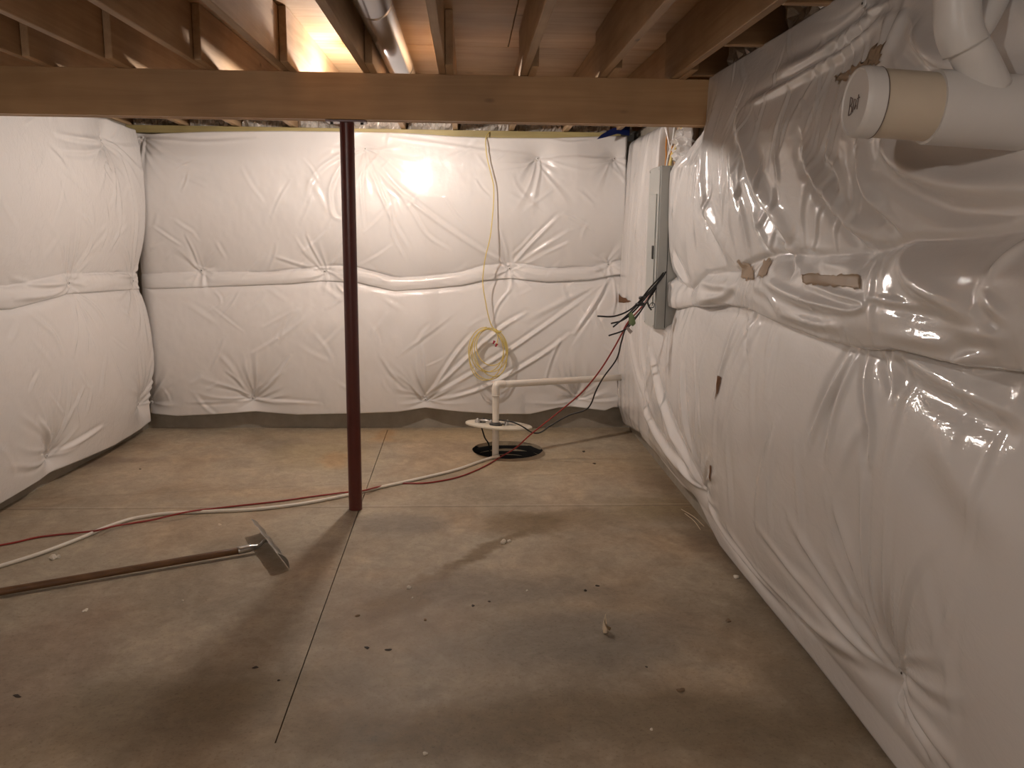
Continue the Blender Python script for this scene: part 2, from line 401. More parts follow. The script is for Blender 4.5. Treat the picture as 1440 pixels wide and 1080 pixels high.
# subfloor panels
ceil = empty('ceiling', (0, 0, JT)); tag(ceil, kind='structure')
seam = at(2, 700, 66, JT).y
k = 0
for iy in range(-8, 4):
    y0 = seam + iy * 1.22; y1 = y0 + 1.216
    if y1 < WY0 - .2 or y0 > WB + .3: continue
    y0 = max(y0, WY0 - .2); y1 = min(y1, WB + .3)
    xs = [-3.4, -2.20, .24, 2.0] if iy % 2 else [-3.4, -.98, 1.46, 2.0]
    for a, b in zip(xs, xs[1:]):
        box('subfloor_panel', (a + .002, y0, JT), (b - .002, y1, JT + .018), M_SUB, ceil, bevel=.002)
box('subfloor_backing', (-3.4, WY0 - .2, JT + .019), (2.0, WB + .3, JT + .03), M_SUB, ceil, bevel=0)

PLT = at(1, 500, 180.5, WB - .065).z
# sill plate on the back wall
sp = tag(box('sill_plate', (WL(WB), WB - .065, 2.286), (WR - .15, WB + .09, PLT), M_TREAT), 'greenish treated timber plate along the top of the back wall', 'timber plate')

# ------------------------------------------------------------ beam, joists
beam = empty('laminated_beam', (0, 4.81, 2.162), 'big timber girder spanning the room above the red post', 'beam')
for i in range(3):
    y0 = 4.752 + i * .0385
    box('ply', (WL(4.8) - .1, y0, 2.162 + (.002 if i == 1 else 0)), (WR - .035, y0 + .0375, 2.398), M_BEAM, beam, bevel=.002)
joist_px = [-60, 60, 170, 288, 402, 515, 622, 737, 848, 950]
names = ['outermost on the left', 'leftmost in view', 'second from the left', 'third from the left', 'fourth from the left by the brightly lit bay',
         'directly above the red post, left of the metal duct', 'right of the metal duct', 'third from the right', 'second from the right', 'rightmost, next to the short dark blocks']
JX = []
for px, nm in zip(joist_px, names):
    x = at(1, px, 100, 4.75).x; JX.append(x)
    o = tag(box('floor_joist', (x - .019, WY0 + .02, JB), (x + .019, 4.93, JT - .002), M_JOIST), 'near-side floor joist, ' + nm, 'joist', 'floor joists on the camera side of the beam')
    x2 = x + .040
    jb = bmesh.new(); bm_box(jb, (x2 - .019, 4.50, JB), (x2 + .019, WB + .095, JT - .002), bevel=.003)
    for v in jb.verts:
        if v.co.y > 6 and v.co.z < 2.5: v.co.z -= JB - .001 - at(1, 500, 180.5, WB - .065).z
    o = tag(obj('floor_joist', jb, M_JOIST), 'far-side lapped floor joist, ' + nm, 'joist', 'floor joists beyond the beam')
# solid blocking between the last joist and the right rim
bx0 = JX[-1] + .02
for y, nm in ((1.8, 'nearest, mostly above the picture'), (2.5, 'second nearest, above the picture edge'), (3.19, 'second from the beam'), (3.90, 'nearest in front of the beam'), (4.66, 'close against the beam'), (5.4, 'first beyond the beam'), (6.1, 'second beyond the beam')):
    tag(box('joist_block', (bx0 + (.04 if y > 4.9 else 0), y, JB), (WR + .138, y + .038, JT - .003), M_JOISTX), 'short timber block by the right wall, ' + nm, 'timber block', 'blocks along the right wall')

# crumpled plastic in a bay (a heightfield of random facets)
def crumple(name, u, v, org, eu, ev, en, amp, seed, label, group, nu=26, nv=12):
    rs = np.random.RandomState(seed); bm = bmesh.new(); V = []
    org, eu, ev, en = map(Vector, (org, eu, ev, en))
    for j in range(nv):
        row = []
        for i in range(nu):
            a, b = i / (nu - 1), j / (nv - 1)
            edge = 0 if 0 < i < nu - 1 and 0 < j < nv - 1 else 1
            h = amp * (rs.rand() - .3) * (1 - edge) + amp * .6 * math.sin(a * 9 + seed) * math.sin(b * 5 + seed)
            if edge: h = -amp * .3
            ja = (rs.rand() - .5) * .7 / nu * (1 - edge); jb = (rs.rand() - .5) * .7 / nv * (1 - edge)
            row.append(bm.verts.new(org + eu * (u * (a + ja)) + ev * (v * (b + jb)) + en * h))
        V.append(row)
    for j in range(nv - 1):
        for i in range(nu - 1): bm.faces.new((V[j][i], V[j][i + 1], V[j + 1][i + 1], V[j + 1][i]))
    o = obj(name, bm, M_POLY, None, False)
    s = o.modifiers.new('skin', 'SOLIDIFY'); s.thickness = .01; s.offset = -1
    return tag(o, label, 'plastic sheeting', group)
xs = [WL(WB)] + [x + .04 for x in JX[1:]] + [WR - .02]
ords = ['at the left corner', 'second from the left corner', 'third from the left corner', 'fourth from the left corner', 'just left of the red post', 'just right of the red post', 'left of the yellow cable', 'above the yellow cable', 'second from the blue scrap', 'behind the blue scrap']
for i in range(len(xs) - 1):
    a, b = xs[i] + .022, xs[i + 1] - .022
    crumple('plastic_sheeting', b - a, JT - PLT - .012, (a, WB + .03, PLT + .002), (1, 0, 0), (0, 0, 1), (0, -1, 0), .045, 11 + i,
            'crumpled clear plastic in the back wall joist bay ' + ords[i], 'crumpled plastic along the back wall top')
for i, (y0, y1, nm) in enumerate(((1.84, 2.49, 'nearest the camera'), (2.54, 3.18, 'above the capped pipe'), (3.235, 3.89, 'between the two blocks before the beam'), (3.945, 4.65, 'right in front of the beam'))):
    crumple('plastic_sheeting', y1 - y0, JT - 2.38, (WR + .07, y0, 2.375), (0, 1, 0), (0, 0, 1), (-1, 0, 0), .05, 31 + i,
            'crumpled clear plastic on top of the right wall, ' + nm, 'crumpled plastic along the right wall top', 24, 10)

# ------------------------------------------------------------ insulation blankets
class Grid:
    def __init__(s, seed): s.r = np.random.RandomState(seed).rand(64, 64)
    def __call__(s, u, v):
        iu = np.floor(u).astype(int); iv = np.floor(v).astype(int); fu = u - iu; fv = v - iv
        fu = fu * fu * (3 - 2 * fu); fv = fv * fv * (3 - 2 * fv)
        g = lambda a, b: s.r[a % 64, b % 64]
        return (g(iu, iv) * (1 - fu) + g(iu + 1, iv) * fu) * (1 - fv) + (g(iu, iv + 1) * (1 - fu) + g(iu + 1, iv + 1) * fu) * fv - .5
def fbm(u, v, sc, seed, oct=3):
    t = 0
    for o in range(oct): t = t + Grid(seed + o)(u * sc * 2 ** o + 3.1 * o + 20, v * sc * 2 ** o + 20) / 2 ** o
    return t
class Surf:
    """height over the wall plane as a function of (u along wall, v up)"""
    def __init__(s, uv_of, seed): s.uv_of = uv_of; s.folds = []; s.puck = []; s.pins = []; s.rng = random.Random(seed); s.seed = seed
    def fold(s, pts, w, amp, valley=.7, side=1, px=True):
        P = [s.uv_of(*p) if px else p for p in pts]
        P = [(p.x, p.y) for p in catmull([Vector((a, b, 0)) for a, b in P], 5)] if len(P) > 2 else P
        s.folds.append((P, w, amp, valley, side))
    def pin(s, p, sig=.10, press=1.0, n=11, L=(.12, .42), amp=(.004, .011), px=True, arc=(0, 2 * PI)):
        u, v = s.uv_of(*p) if px else p
        s.pins.append((u, v, sig, press))
        for i in range(n):
            th = arc[0] + (arc[1] - arc[0]) * (i + s.rng.uniform(.1, .9)) / n
            s.puck.append((u, v, th, s.rng.uniform(*L), s.rng.uniform(*amp)))
    def h(s, u, v, base):
        H = base(u, v)
        P = np.ones_like(H)
        for (a, b, sg, pr) in s.pins:
            r = np.sqrt((u - a) ** 2 + (v - b) ** 2 + .0009) - .03; P = np.minimum(P, 1 - pr * np.exp(-r / sg))
        H = .05 + (H - .05) * P
        for (a, b, th, L, am) in s.puck:
            du, dv = u - a, v - b
            m = (np.abs(du) < L) & (np.abs(dv) < L)
            if not m.any(): continue
            x = du[m] * math.cos(th) + dv[m] * math.sin(th); d = -du[m] * math.sin(th) + dv[m] * math.cos(th)
            d = d + .02 * np.sin(x * 9 + th * 5)
            t = np.clip(x / L, 0, 1); w = .005 + .022 * t
            e = am * np.sqrt(t) * (1 - t) * 2.2
            H[m] += e * (1 / (1 + (d / w) ** 2) ** 1.6 - .55 / (1 + ((d - 1.9 * w) / w) ** 2) ** 1.6) * (x > 0)
        for (Q, w, am, val, side) in s.folds:
            ua, va = zip(*Q); mg = w * 4
            m = (u > min(ua) - mg) & (u < max(ua) + mg) & (v > min(va) - mg) & (v < max(va) + mg)
            if not m.any(): continue
            uu, vv = u[m], v[m]; best = np.full(uu.shape, 9.0); sd = np.zeros_like(uu); tt = np.zeros_like(uu)
            n = len(Q) - 1
            for i in range(n):
                ax_, ay_ = Q[i]; bx_, by_ = Q[i + 1]; dx, dy = bx_ - ax_, by_ - ay_; L2 = dx * dx + dy * dy + 1e-12
                t = np.clip(((uu - ax_) * dx + (vv - ay_) * dy) / L2, 0, 1)
                ex, ey = uu - ax_ - t * dx, vv - ay_ - t * dy; d = np.hypot(ex, ey)
                c = d < best; best = np.where(c, d, best); sd = np.where(c, np.sign(dx * ey - dy * ex) * d, sd); tt = np.where(c, (i + t) / n, tt)
            env = np.sin(PI * np.clip(tt, .02, .98)) ** .6
            sd = sd * side
            H[m] += am * env * (np.exp(-(sd / w) ** 2) - val * np.exp(-((sd - 1.7 * w) / (1.1 * w)) ** 2))
        return H
def blanket(name, S, base, frame, u0, u1, nu, nv, vlo, vhi, mat, label, sheets_edge=(1, 1, 1, 1), parent=None, wall0=.012):
    u = np.linspace(u0, u1, nu)[None, :].repeat(nv, 0)
    t = np.linspace(0, 1, nv)[:, None].repeat(nu, 1)
    lo = vlo(u[0])[None, :]; hi = vhi(u[0])[None, :]
    v = lo + (hi - lo) * t
    H = S.h(u, v, base)
    # roll every edge back to the wall over a couple of cm
    e = np.ones_like(H)
    for on, d in zip(sheets_edge, (v - lo, hi - v, u - u0, u1 - u)):
        if on:
            w = .013 if on is True or on == 1 else on
            q = np.clip(d / w, 0, 1); e = np.minimum(e, np.sqrt(np.clip(1 - (1 - q) ** 2, 0, 1)))
    H = wall0 + (H - wall0) * (.15 + .85 * e)
    for r in (0, nv - 1): H[r] = wall0
    X, Y, Z = frame(u, v, H)
    co = np.stack([X, Y, Z], -1).reshape(-1, 3)
    c0 = np.array([co[:, 0].mean(), co[:, 1].mean(), co[:, 2].min()]); co = co - c0
    me = bpy.data.meshes.new(name); nf = (nu - 1) * (nv - 1)
    me.vertices.add(len(co)); me.vertices.foreach_set('co', co.astype(np.float32).ravel())
    i = np.arange(nv * nu).reshape(nv, nu)
    q = np.stack([i[:-1, :-1], i[:-1, 1:], i[1:, 1:], i[1:, :-1]], -1).reshape(-1)
    me.loops.add(len(q)); me.loops.foreach_set('vertex_index', q.astype(np.int32))
    me.polygons.add(nf); me.polygons.foreach_set('loop_start', np.arange(0, nf * 4, 4, dtype=np.int32))
    me.update(calc_edges=True); me.validate()
    me.polygons.foreach_set('use_smooth', np.ones(nf, bool))
    me.materials.append(mat)
    o = bpy.data.objects.new(name, me); link(o); o.location = Vector(c0)
    tag(o, label, 'insulation')
    o['_'] = 0; del o['_']
    return o
def fastener(S, base, frame, par, p, px=True, r=.014, wdir=None):
    u, v = S.uv_of(*p) if px else p
    U = np.array([[u]]); V = np.array([[v]]); H = S.h(U, V, base)
    a = Vector([float(q[0, 0]) for q in frame(U, V, H)]); b = Vector([float(q[0, 0]) for q in frame(U, V, H + .01)])
    n = (b - a).normalized()
    d = lathe('fastener_cap', [(-.004, r), (.001, r), (.0025, r * .8), (.003, 0)], a + n * .005, n, M_PVCW, par, 14)
    lathe('nail_head', [(0, .0042), (.0015, .0042), (.002, 0)], a + n * .0078, n, M_DARK, d, 8)
def interp_px(pxs, ax, val, ui, extra=None, clamp=None):
    L = []
    for x, y in pxs:
        w = at(ax, x, y, val) ; L.append((w[ui], w[2]))
    L.sort(); a = np.array([l[0] for l in L]); b = np.array([l[1] for l in L])
    if clamp: b = np.clip(b, *clamp)
    return lambda u: np.interp(u, a, b)

def random_folds(S, n, ur, vr, seed):
    g = random.Random(seed)
    for i in range(n):
        u = g.uniform(*ur); v = g.uniform(*vr); a = g.choice((1, -1)) * g.uniform(.4, 1.3); L = g.uniform(.1, .35)
        p = [(u, v), (u + L * .5 * math.cos(a) + g.uniform(-.02, .02), v + L * .5 * math.sin(a)), (u + L * math.cos(a), v + L * math.sin(a))]
        S.fold(p, g.uniform(.009, .02), g.uniform(.002, .0055), px=False)
# ---- back wall
def fr_back(u, v, h): return u, WB - h, v
uvb = lambda x, y: (at(1, x, y, 6.76).x, at(1, x, y, 6.76).z)
SB = Surf(uvb, 3)
pins_b = [(512, 208), (757, 222), (866, 222), (280, 381), (455, 382), (717, 378), (857, 372), (353, 562), (598, 564), (812, 562), (209, 568), (195, 192)]
for p in pins_b:
    y = p[1]
    if y < 240: SB.pin(p, .10, 1, 12, (.12, .5), (.004, .010), arc=(PI * .95, 2 * PI + .15))
    elif y < 400: SB.pin(p, .085, 1, 14, (.08, .34), (.004, .010))
    else: SB.pin(p, .10, 1, 15, (.12, .5), (.004, .012), arc=(-.15, PI + .15))
bf = lambda p, w, a: SB.fold(p, w * 1.05, a * .68)
for f in ([(600, 562), (655, 530), (720, 490), (785, 445), (852, 398)], [(600, 560), (650, 510), (700, 465), (740, 440)], [(604, 556), (640, 500), (665, 470)], [(610, 566), (680, 545), (760, 500), (800, 470)]): bf(f, .014, .022)
bf([(600, 558), (597, 520), (592, 480)], .012, .012); bf([(598, 560), (560, 535), (535, 500)], .014, .010)
bf([(857, 392), (835, 428), (808, 468)], .014, .026); bf([(858, 394), (800, 420), (740, 450)], .02, .012)
bf([(864, 392), (866, 420), (860, 450)], .010, .012); bf([(790, 470), (775, 505), (765, 540)], .012, .010)
bf([(513, 212), (545, 255), (600, 300), (650, 335), (708, 372)], .016, .016); bf([(513, 214), (530, 260), (552, 310), (575, 350)], .013, .013)
bf([(512, 214), (508, 260), (512, 320)], .010, .010); bf([(508, 210), (480, 232), (465, 265), (468, 300), (480, 310)], .016, .016); bf([(506, 208), (470, 222), (440, 250), (432, 280)], .018, .011)
bf([(522, 225), (548, 290), (552, 330), (570, 365)], .011, .010); bf([(530, 230), (575, 290), (600, 330), (632, 352)], .013, .010)
bf([(722, 374), (745, 345), (785, 305)], .013, .018); bf([(724, 376), (760, 350), (800, 325)], .014, .010); bf([(716, 374), (712, 350), (703, 320)], .010, .008)
bf([(455, 380), (440, 350), (432, 330)], .010, .013); bf([(452, 380), (420, 372), (385, 360)], .012, .012); bf([(278, 380), (272, 355), (262, 330)], .010, .012)
bf([(355, 560), (385, 535), (410, 500)], .012, .012); bf([(352, 558), (335, 535), (318, 520)], .012, .010); bf([(350, 563), (310, 565), (265, 566)], .012, .008); bf([(356, 563), (400, 565), (450, 568)], .012, .008)
bf([(640, 440), (600, 470), (560, 500)], .014, .006); bf([(350, 500), (400, 470), (440, 440)], .014, .005); bf([(720, 405), (700, 430), (690, 460)], .010, .010)
bf([(520, 190), (600, 200), (680, 212), (750, 218)], .013, .008); bf([(760, 225), (800, 222), (862, 225)], .012, .007); bf([(200, 192), (280, 200), (360, 196)], .014, .010); bf([(204, 196), (240, 225), (290, 240)], .02, .008)
bf([(770, 195), (800, 200), (830, 198)], .01, .008)
random_folds(SB, 110, (-2.4, 1.1), (.3, 2.2), 2)
back_band = [(203, 408), (280, 406), (320, 404), (400, 401), (450, 397), (500, 398), (540, 408), (555, 411), (600, 408), (650, 403), (680, 396), (717, 393), (770, 398), (830, 395), (868, 388)]
vband_b = interp_px(back_band, 1, 6.77, 0)
vbot_b = interp_px([(205, 580), (212, 583), (250, 586), (310, 583), (360, 580), (420, 584), (500, 582), (560, 580), (598, 575), (650, 580), (700, 583), (745, 583), (785, 574), (800, 573), (850, 578), (862, 573)], 1, 6.80, 0)
vtop_b = interp_px([(190, 186), (210, 187), (300, 184), (400, 183), (500, 184), (570, 186), (640, 191), (700, 193), (780, 193), (868, 190)], 1, 6.80, 0)
def prof(t, k=.5): return np.clip(np.sin(PI * np.clip(t, 0, 1)), 0, 1) ** k
def base_up_b(u, v):
    vb = vband_b(u); vc = vb + .115 + .01 * np.sin(u * 5)
    t = (v - vc) / (2.40 - vc)
    H = .075 + .085 * prof(np.clip(t, 0, 1), .7) + .012 * fbm(u, v, 1.3, 5) + .004 * fbm(u * 1.5, v, 6, 9)
    tb = (v - vb) / (vc - vb)
    band = .078 + .032 * np.sqrt(np.clip(1 - (2 * np.clip(tb, 0, 1) - .9) ** 2 / 1.25, 0, 1)) + .006 * fbm(u * 2, v * 9, 2, 4)
    return np.where(v < vc, band, H) - (.010 + .03 * np.clip(fbm(u * 2, v * 0, 1.3, 77), -.3, .4)) * np.exp(-((v - vc - .006 * np.sin(u * 17)) / .009) ** 2)
def base_lo_b(u, v):
    t = (v - .22) / (1.25 - .22)
    t = (v + .01) / 1.26
    return .045 + .100 * prof(t, .45) + .012 * fbm(u, v, 1.2, 15) + .004 * fbm(u * 1.5, v, 6, 19)
XB0 = WL(WB) + .03
blo = blanket('insulation_blanket', SB, base_lo_b, fr_back, XB0, 1.235, 660, 210, vbot_b, lambda u: vband_b(u) + .05, M_FILM, 'lower puckered white plastic insulation blanket on the back wall, behind the sump pipe', (1, .10, .14, .03))
bup = blanket('insulation_blanket', SB, base_up_b, fr_back, XB0, 1.235, 660, 230, vband_b, vtop_b, M_FILM, 'upper glossy white plastic insulation blanket on the back wall, behind the hanging yellow cable', (1, 1, .14, .03))
for p in pins_b:
    fastener(SB, base_up_b if p[1] < 390 else base_lo_b, fr_back, bup if p[1] < 390 else blo, p)

# ---- left wall
def fr_left(u, v, h): return WL(u) + h, u, v
def uvl(x, y):
    w = at(0, x, y, -2.52); w = at(0, x, y, WL(w.y) + .11); return (w.y, w.z)
SL = Surf(uvl, 5)
random_folds(SL, 60, (4.0, 6.7), (.3, 2.2), 1)
pins_l = [(154, 197), (110, 398), (78, 641), (199, 395), (206, 568)]
for p in pins_l:
    SL.pin(p, .11, 1, 14, (.15, .6), (.004, .012), arc=(0, 2 * PI) if 300 < p[1] < 500 else ((PI, 2 * PI) if p[1] < 300 else (0, PI)))
for yy in (3.9, 3.0, 2.0): # the same rows carry on past the frame
    for z in (.25, 1.27, 2.17): SL.pin((yy + .2 * math.sin(z * 9), z), .11, 1, 8, (.15, .5), (.004, .01), px=False)
lf = SL.fold
lf([(78, 638), (65, 615), (45, 590)], .02, .018); lf([(80, 640), (110, 620), (140, 600)], .014, .014); lf([(108, 416), (105, 460), (95, 500)], .015, .008); lf([(112, 416), (118, 455), (115, 500)], .012, .007)
lf([(104, 398), (60, 400), (20, 392)], .016, .014); lf([(104, 400), (70, 415), (20, 420)], .016, .012); lf([(112, 396), (118, 375), (122, 360)], .012, .010)
lf([(152, 197), (110, 195), (70, 188)], .016, .012); lf([(150, 200), (115, 212), (75, 210)], .016, .010); lf([(153, 203), (143, 220), (135, 235)], .014, .012); lf([(165, 205), (172, 250), (180, 300), (185, 340)], .018, .010)
lf([(140, 290), (145, 320), (140, 350)], .015, .008); lf([(160, 280), (163, 320), (155, 350)], .015, .008); lf([(110, 540), (100, 570), (105, 600)], .014, .006)
lf([(40, 440), (70, 470), (80, 500)], .02, .006)
vband_l = interp_px([(0, 437), (30, 437), (60, 428), (105, 415), (150, 411), (200, 408)], 0, -2.50, 1)
vbot_l = interp_px([(0, 712), (40, 685), (75, 665), (100, 652), (150, 628), (185, 605), (208, 585)], 0, -2.55, 1, clamp=(.05, .3))
vtop_l = interp_px([(0, 140), (60, 152), (100, 160), (140, 165), (165, 178), (200, 188)], 0, -2.54, 1, clamp=(2.2, 2.36))
def base_up_l(u, v):
    vb = vband_l(u); vc = vb + .13
    t = (v - vc) / (2.45 - vc)
    H = .075 + .09 * prof(np.clip(t, 0, 1), .7) + .015 * fbm(u, v, 1.1, 25) + .004 * fbm(u, v, 6, 29)
    tb = (v - vb) / (vc - vb)
    band = .080 + .036 * np.sqrt(np.clip(1 - (2 * np.clip(tb, 0, 1) - .9) ** 2 / 1.25, 0, 1)) + .006 * fbm(u * 2, v * 9, 2, 4)
    return np.where(v < vc, band, H) - (.010 + .03 * np.clip(fbm(u * 2, v * 0, 1.3, 77), -.3, .4)) * np.exp(-((v - vc - .006 * np.sin(u * 17)) / .009) ** 2)
def base_lo_l(u, v):
    t = (v - .18) / (1.25 - .18)
    t = (v + .06) / 1.30
    return .045 + .110 * prof(t, .45) + .013 * fbm(u, v, 1.2, 35) + .004 * fbm(u, v, 6, 39)
YL0, YL1 = .6, 6.715
llo = blanket('insulation_blanket', SL, base_lo_l, fr_left, YL0, YL1, 620, 150, vbot_l, lambda u: vband_l(u) + .05, M_FILM, 'lower white plastic insulation blanket on the left wall, hanging just above the floor', (1, .10, .03, .02))
lup = blanket('insulation_blanket', SL, base_up_l, fr_left, YL0, YL1, 620, 160, vband_l, vtop_l, M_FILM, 'upper white plastic insulation blanket on the left wall, under the left end of the beam', (1, 1, .03, .02))
for p in pins_l: fastener(SL, base_up_l if p[1] < 410 else base_lo_l, fr_left, lup if p[1] < 410 else llo, p)

# ---- right wall
def fr_right(u, v, h): return WR - h, u, v
uvr = lambda x, y: (at(0, x, y, 1.20).y, at(0, x, y, 1.20).z)
SR = Surf(uvr, 8)
pins_r = [(1233, 947), (978, 688), (1180, 4)]
SR.pin((1233, 947), .13, 1, 16, (.2, .8), (.006, .014), arc=(0, PI)); SR.pin((978, 688), .12, .9, 16, (.2, .8), (.006, .016), arc=(0, PI))
SR.pin((1180, 4), .14, .8, 7, (.2, .7), (.004, .009), arc=(PI, 2 * PI))
rf = SR.fold
for pts, w, a in (
    ([(993, 150), (998, 212), (999, 277), (1008, 316), (1021, 354)], .05, .040), ([(1034, 220), (1042, 264), (1050, 305), (1050, 352)], .022, .020),
    ([(1034, 160), (1060, 212), (1076, 264), (1102, 316), (1109, 347)], .045, .045), ([(1140, 205), (1153, 238), (1179, 284), (1200, 321), (1221, 336)], .035, .045),
    ([(1213, 204), (1221, 264), (1240, 295)], .025, .030), ([(1243, 197), (1262, 227), (1296, 249), (1340, 261), (1450, 258)], .035, .040),
    ([(1223, 272), (1240, 300), (1257, 324)], .016, .014), ([(1259, 352), (1296, 397), (1370, 438), (1450, 465)], .035, .022),
    ([(1395, 413), (1445, 455)], .02, .012), ([(1445, 325), (1418, 358), (1400, 385)], .02, .018), ([(1218, 25), (1190, 55), (1162, 80), (1101, 119), (1045, 147)], .022, .028),
    ([(1207, 12), (1165, 50), (1123, 83), (1080, 100)], .03, .022), ([(1276, 40), (1310, 75), (1345, 100)], .03, .03), ([(1250, 10), (1245, 60), (1230, 100)], .03, .02), ([(1225, 20), (1228, 60), (1222, 95)], .02, .014),
    ([(1060, 300), (1070, 330), (1078, 350)], .016, .018), ([(1085, 330), (1105, 352), (1120, 375)], .018, .02), ([(1120, 340), (1160, 365), (1200, 372)], .03, .014),
    ([(965, 200), (958, 240), (950, 300)], .03, .018), ([(978, 192), (965, 230), (958, 262)], .016, .014), ([(1170, 215), (1185, 240), (1190, 268)], .016, .014), ([(1100, 200), (1104, 240), (1103, 258)], .016, .010)):
    rf(pts, w, a)
def dir_folds(S, n, ur, vr, ar, seed, w=(.006, .016), amp=(.003, .009), L=(.08, .35)):
    g = random.Random(seed)
    for i in range(n):
        u = g.uniform(*ur); v = g.uniform(*vr); a = g.uniform(*ar); l = g.uniform(*L)
        p = [(u, v), (u + l * .5 * math.cos(a) + g.uniform(-.02, .02), v + l * .5 * math.sin(a)), (u + l * math.cos(a), v + l * math.sin(a))]
        S.fold(p, g.uniform(*w), g.uniform(*amp), px=False)
dir_folds(SR, 55, (2.7, 4.7), (1.5, 2.05), (1.1, 2.0), 5, amp=(.002, .007))
dir_folds(SR, 22, (1.6, 4.6), (2.0, 2.35), (.3, 1.2), 7, amp=(.002, .004))
dir_folds(SR, 35, (1.6, 5.0), (.3, 1.2), (1.0, 2.1), 8, w=(.014, .03), amp=(.002, .005), L=(.2, .6))
# on the rolled band
for pts, w, a in (([(1140, 399), (1185, 414), (1222, 424), (1228, 432), (1200, 436), (1140, 422)], .012, .016), ([(1075, 392), (1110, 410), (1150, 425), (1200, 430)], .022, .016),
    ([(1218, 415), (1270, 425), (1323, 436)], .012, .008), ([(1060, 400), (1085, 412), (1100, 430)], .02, .012), ([(1100, 440), (1150, 455), (1190, 460)], .015, .008),
    ([(985, 395), (1005, 402), (1030, 400)], .02, .016), ([(985, 425), (1010, 415), (1032, 402)], .02, .018), ([(950, 395), (935, 400), (925, 412)], .025, .02), ([(960, 405), (950, 380), (945, 360)], .025, .02),
    ([(1340, 515), (1380, 500), (1445, 497)], .02, .02), ([(1250, 470), (1340, 480), (1445, 470)], .02, .012), ([(1300, 450), (1380, 470), (1445, 480)], .02, .012)): rf(pts, w, a)
# lower part
for pts, w, a in (([(1202, 490), (1211, 538), (1227, 597), (1232, 650)], .018, .018), ([(1222, 492), (1243, 532), (1250, 560)], .018, .016), ([(1240, 497), (1280, 520), (1319, 538), (1380, 565), (1430, 584)], .032, .034),
    ([(1182, 490), (1165, 560), (1148, 622)], .022, .014), ([(1192, 488), (1180, 560), (1172, 640)], .02, .012), ([(1025, 435), (1020, 500), (1008, 560)], .025, .014), ([(1035, 436), (1045, 470), (1050, 500)], .02, .010),
    ([(977, 684), (960, 640), (935, 560), (920, 500)], .035, .022), ([(980, 690), (1000, 735), (1040, 800), (1090, 860)], .022, .022), ([(974, 682), (950, 655), (922, 610), (900, 560)], .03, .022), ([(980, 680), (968, 600), (962, 520)], .03, .014),
    ([(880, 430), (890, 500), (905, 560), (912, 600)], .035, .02), ([(900, 440), (905, 520), (925, 590)], .03, .016), ([(890, 250), (885, 330), (882, 400)], .04, .014), ([(905, 190), (900, 260), (893, 330)], .03, .014),
    ([(1300, 600), (1360, 680), (1440, 760)], .06, .012), ([(1100, 600), (1080, 680), (1070, 740)], .04, .008), ([(1180, 700), (1210, 800), (1230, 940)], .03, .012), ([(1120, 730), (1180, 840), (1228, 944)], .025, .014),
    ([(1070, 740), (1150, 850), (1225, 945)], .02, .012), ([(1240, 955), (1260, 1010), (1290, 1060)], .018, .02), ([(1236, 955), (1238, 985), (1250, 1010)], .014, .016), ([(1250, 960), (1300, 1030), (1340, 1080)], .03, .018),
    ([(1020, 745), (1060, 810), (1130, 880), (1220, 942)], .022, .016)): rf(pts, w, a)
vband_r = interp_px([(925, 432), (940, 436), (960, 432), (984, 433), (1000, 430), (1032, 434), (1090, 459), (1148, 482), (1202, 494), (1240, 493), (1298, 509), (1340, 518), (1440, 530)], 0, 1.17, 1)
vbot_r0 = interp_px([(863, 575), (866, 592), (880, 600), (905, 612), (930, 650), (960, 688), (985, 706), (1040, 790), (1105, 870), (1170, 945), (1270, 1070)], 0, 1.27, 1, clamp=(.012, .3))
def vbot_r(u):
    k = np.clip((u - 4.1) / .5, 0, 1); return .012 * (1 - k) + vbot_r0(u) * k
PY0, PY1 = 4.98, 5.62      # opening for the electrical panel (along the wall)
def hump(u, a, b, s): return 1 / (1 + np.exp(-(u - a) / s)) * 1 / (1 + np.exp((u - b) / s))
def base_up_r(u, v):
    vb = vband_r(u); bw = np.interp(u, [1.5, 2.6, 3.4, 3.9, 4.4, 4.7, 5.2], [.33, .30, .26, .16, .17, .10, .20]); vc = vb + bw
    t = (v - vc) / (2.42 - vc)
    H = .06 + .095 * prof(np.clip(.12 + .88 * t, 0, 1), .8) + .02 * fbm(u, v, 1.2, 45) + .008 * fbm(u * .7, v, 4, 49, 2)
    H = H * np.where(v > 2.0, 1 - .35 * np.clip((v - 2.0) / .4, 0, 1), 1)
    tb = (v - vb) / (vc - vb)
    rollh = np.interp(u, [1.5, 3.3, 3.9, 4.05, 4.4, 4.68, 4.72, 5.0, 5.3], [.095, .09, .05, .045, .085, .04, .04, .075, .05])
    band = .065 + rollh * np.sqrt(np.clip(1 - (2 * np.clip(tb, 0, 1) - .75) ** 2 / 1.6, 0, 1)) + .008 * fbm(u * 1.2, v * 6, 2, 44, 2)
    k = np.clip((v - vc + .03) / .06, 0, 1); k = k * k * (3 - 2 * k)
    H = band * (1 - k) + H * k
    # pressed flat where it wraps the beam end
    g = np.exp(-((u - 4.82) / .22) ** 2) * np.clip((v - 1.95) / .2, 0, 1)
    H = H * (1 - g) + .045 * g
    # the film is drawn in round the pipe that goes through it
    return np.maximum(H - .10 * np.exp(-((u - 1.98) / .34) ** 2 - ((v - 1.87) / .17) ** 2), .03)
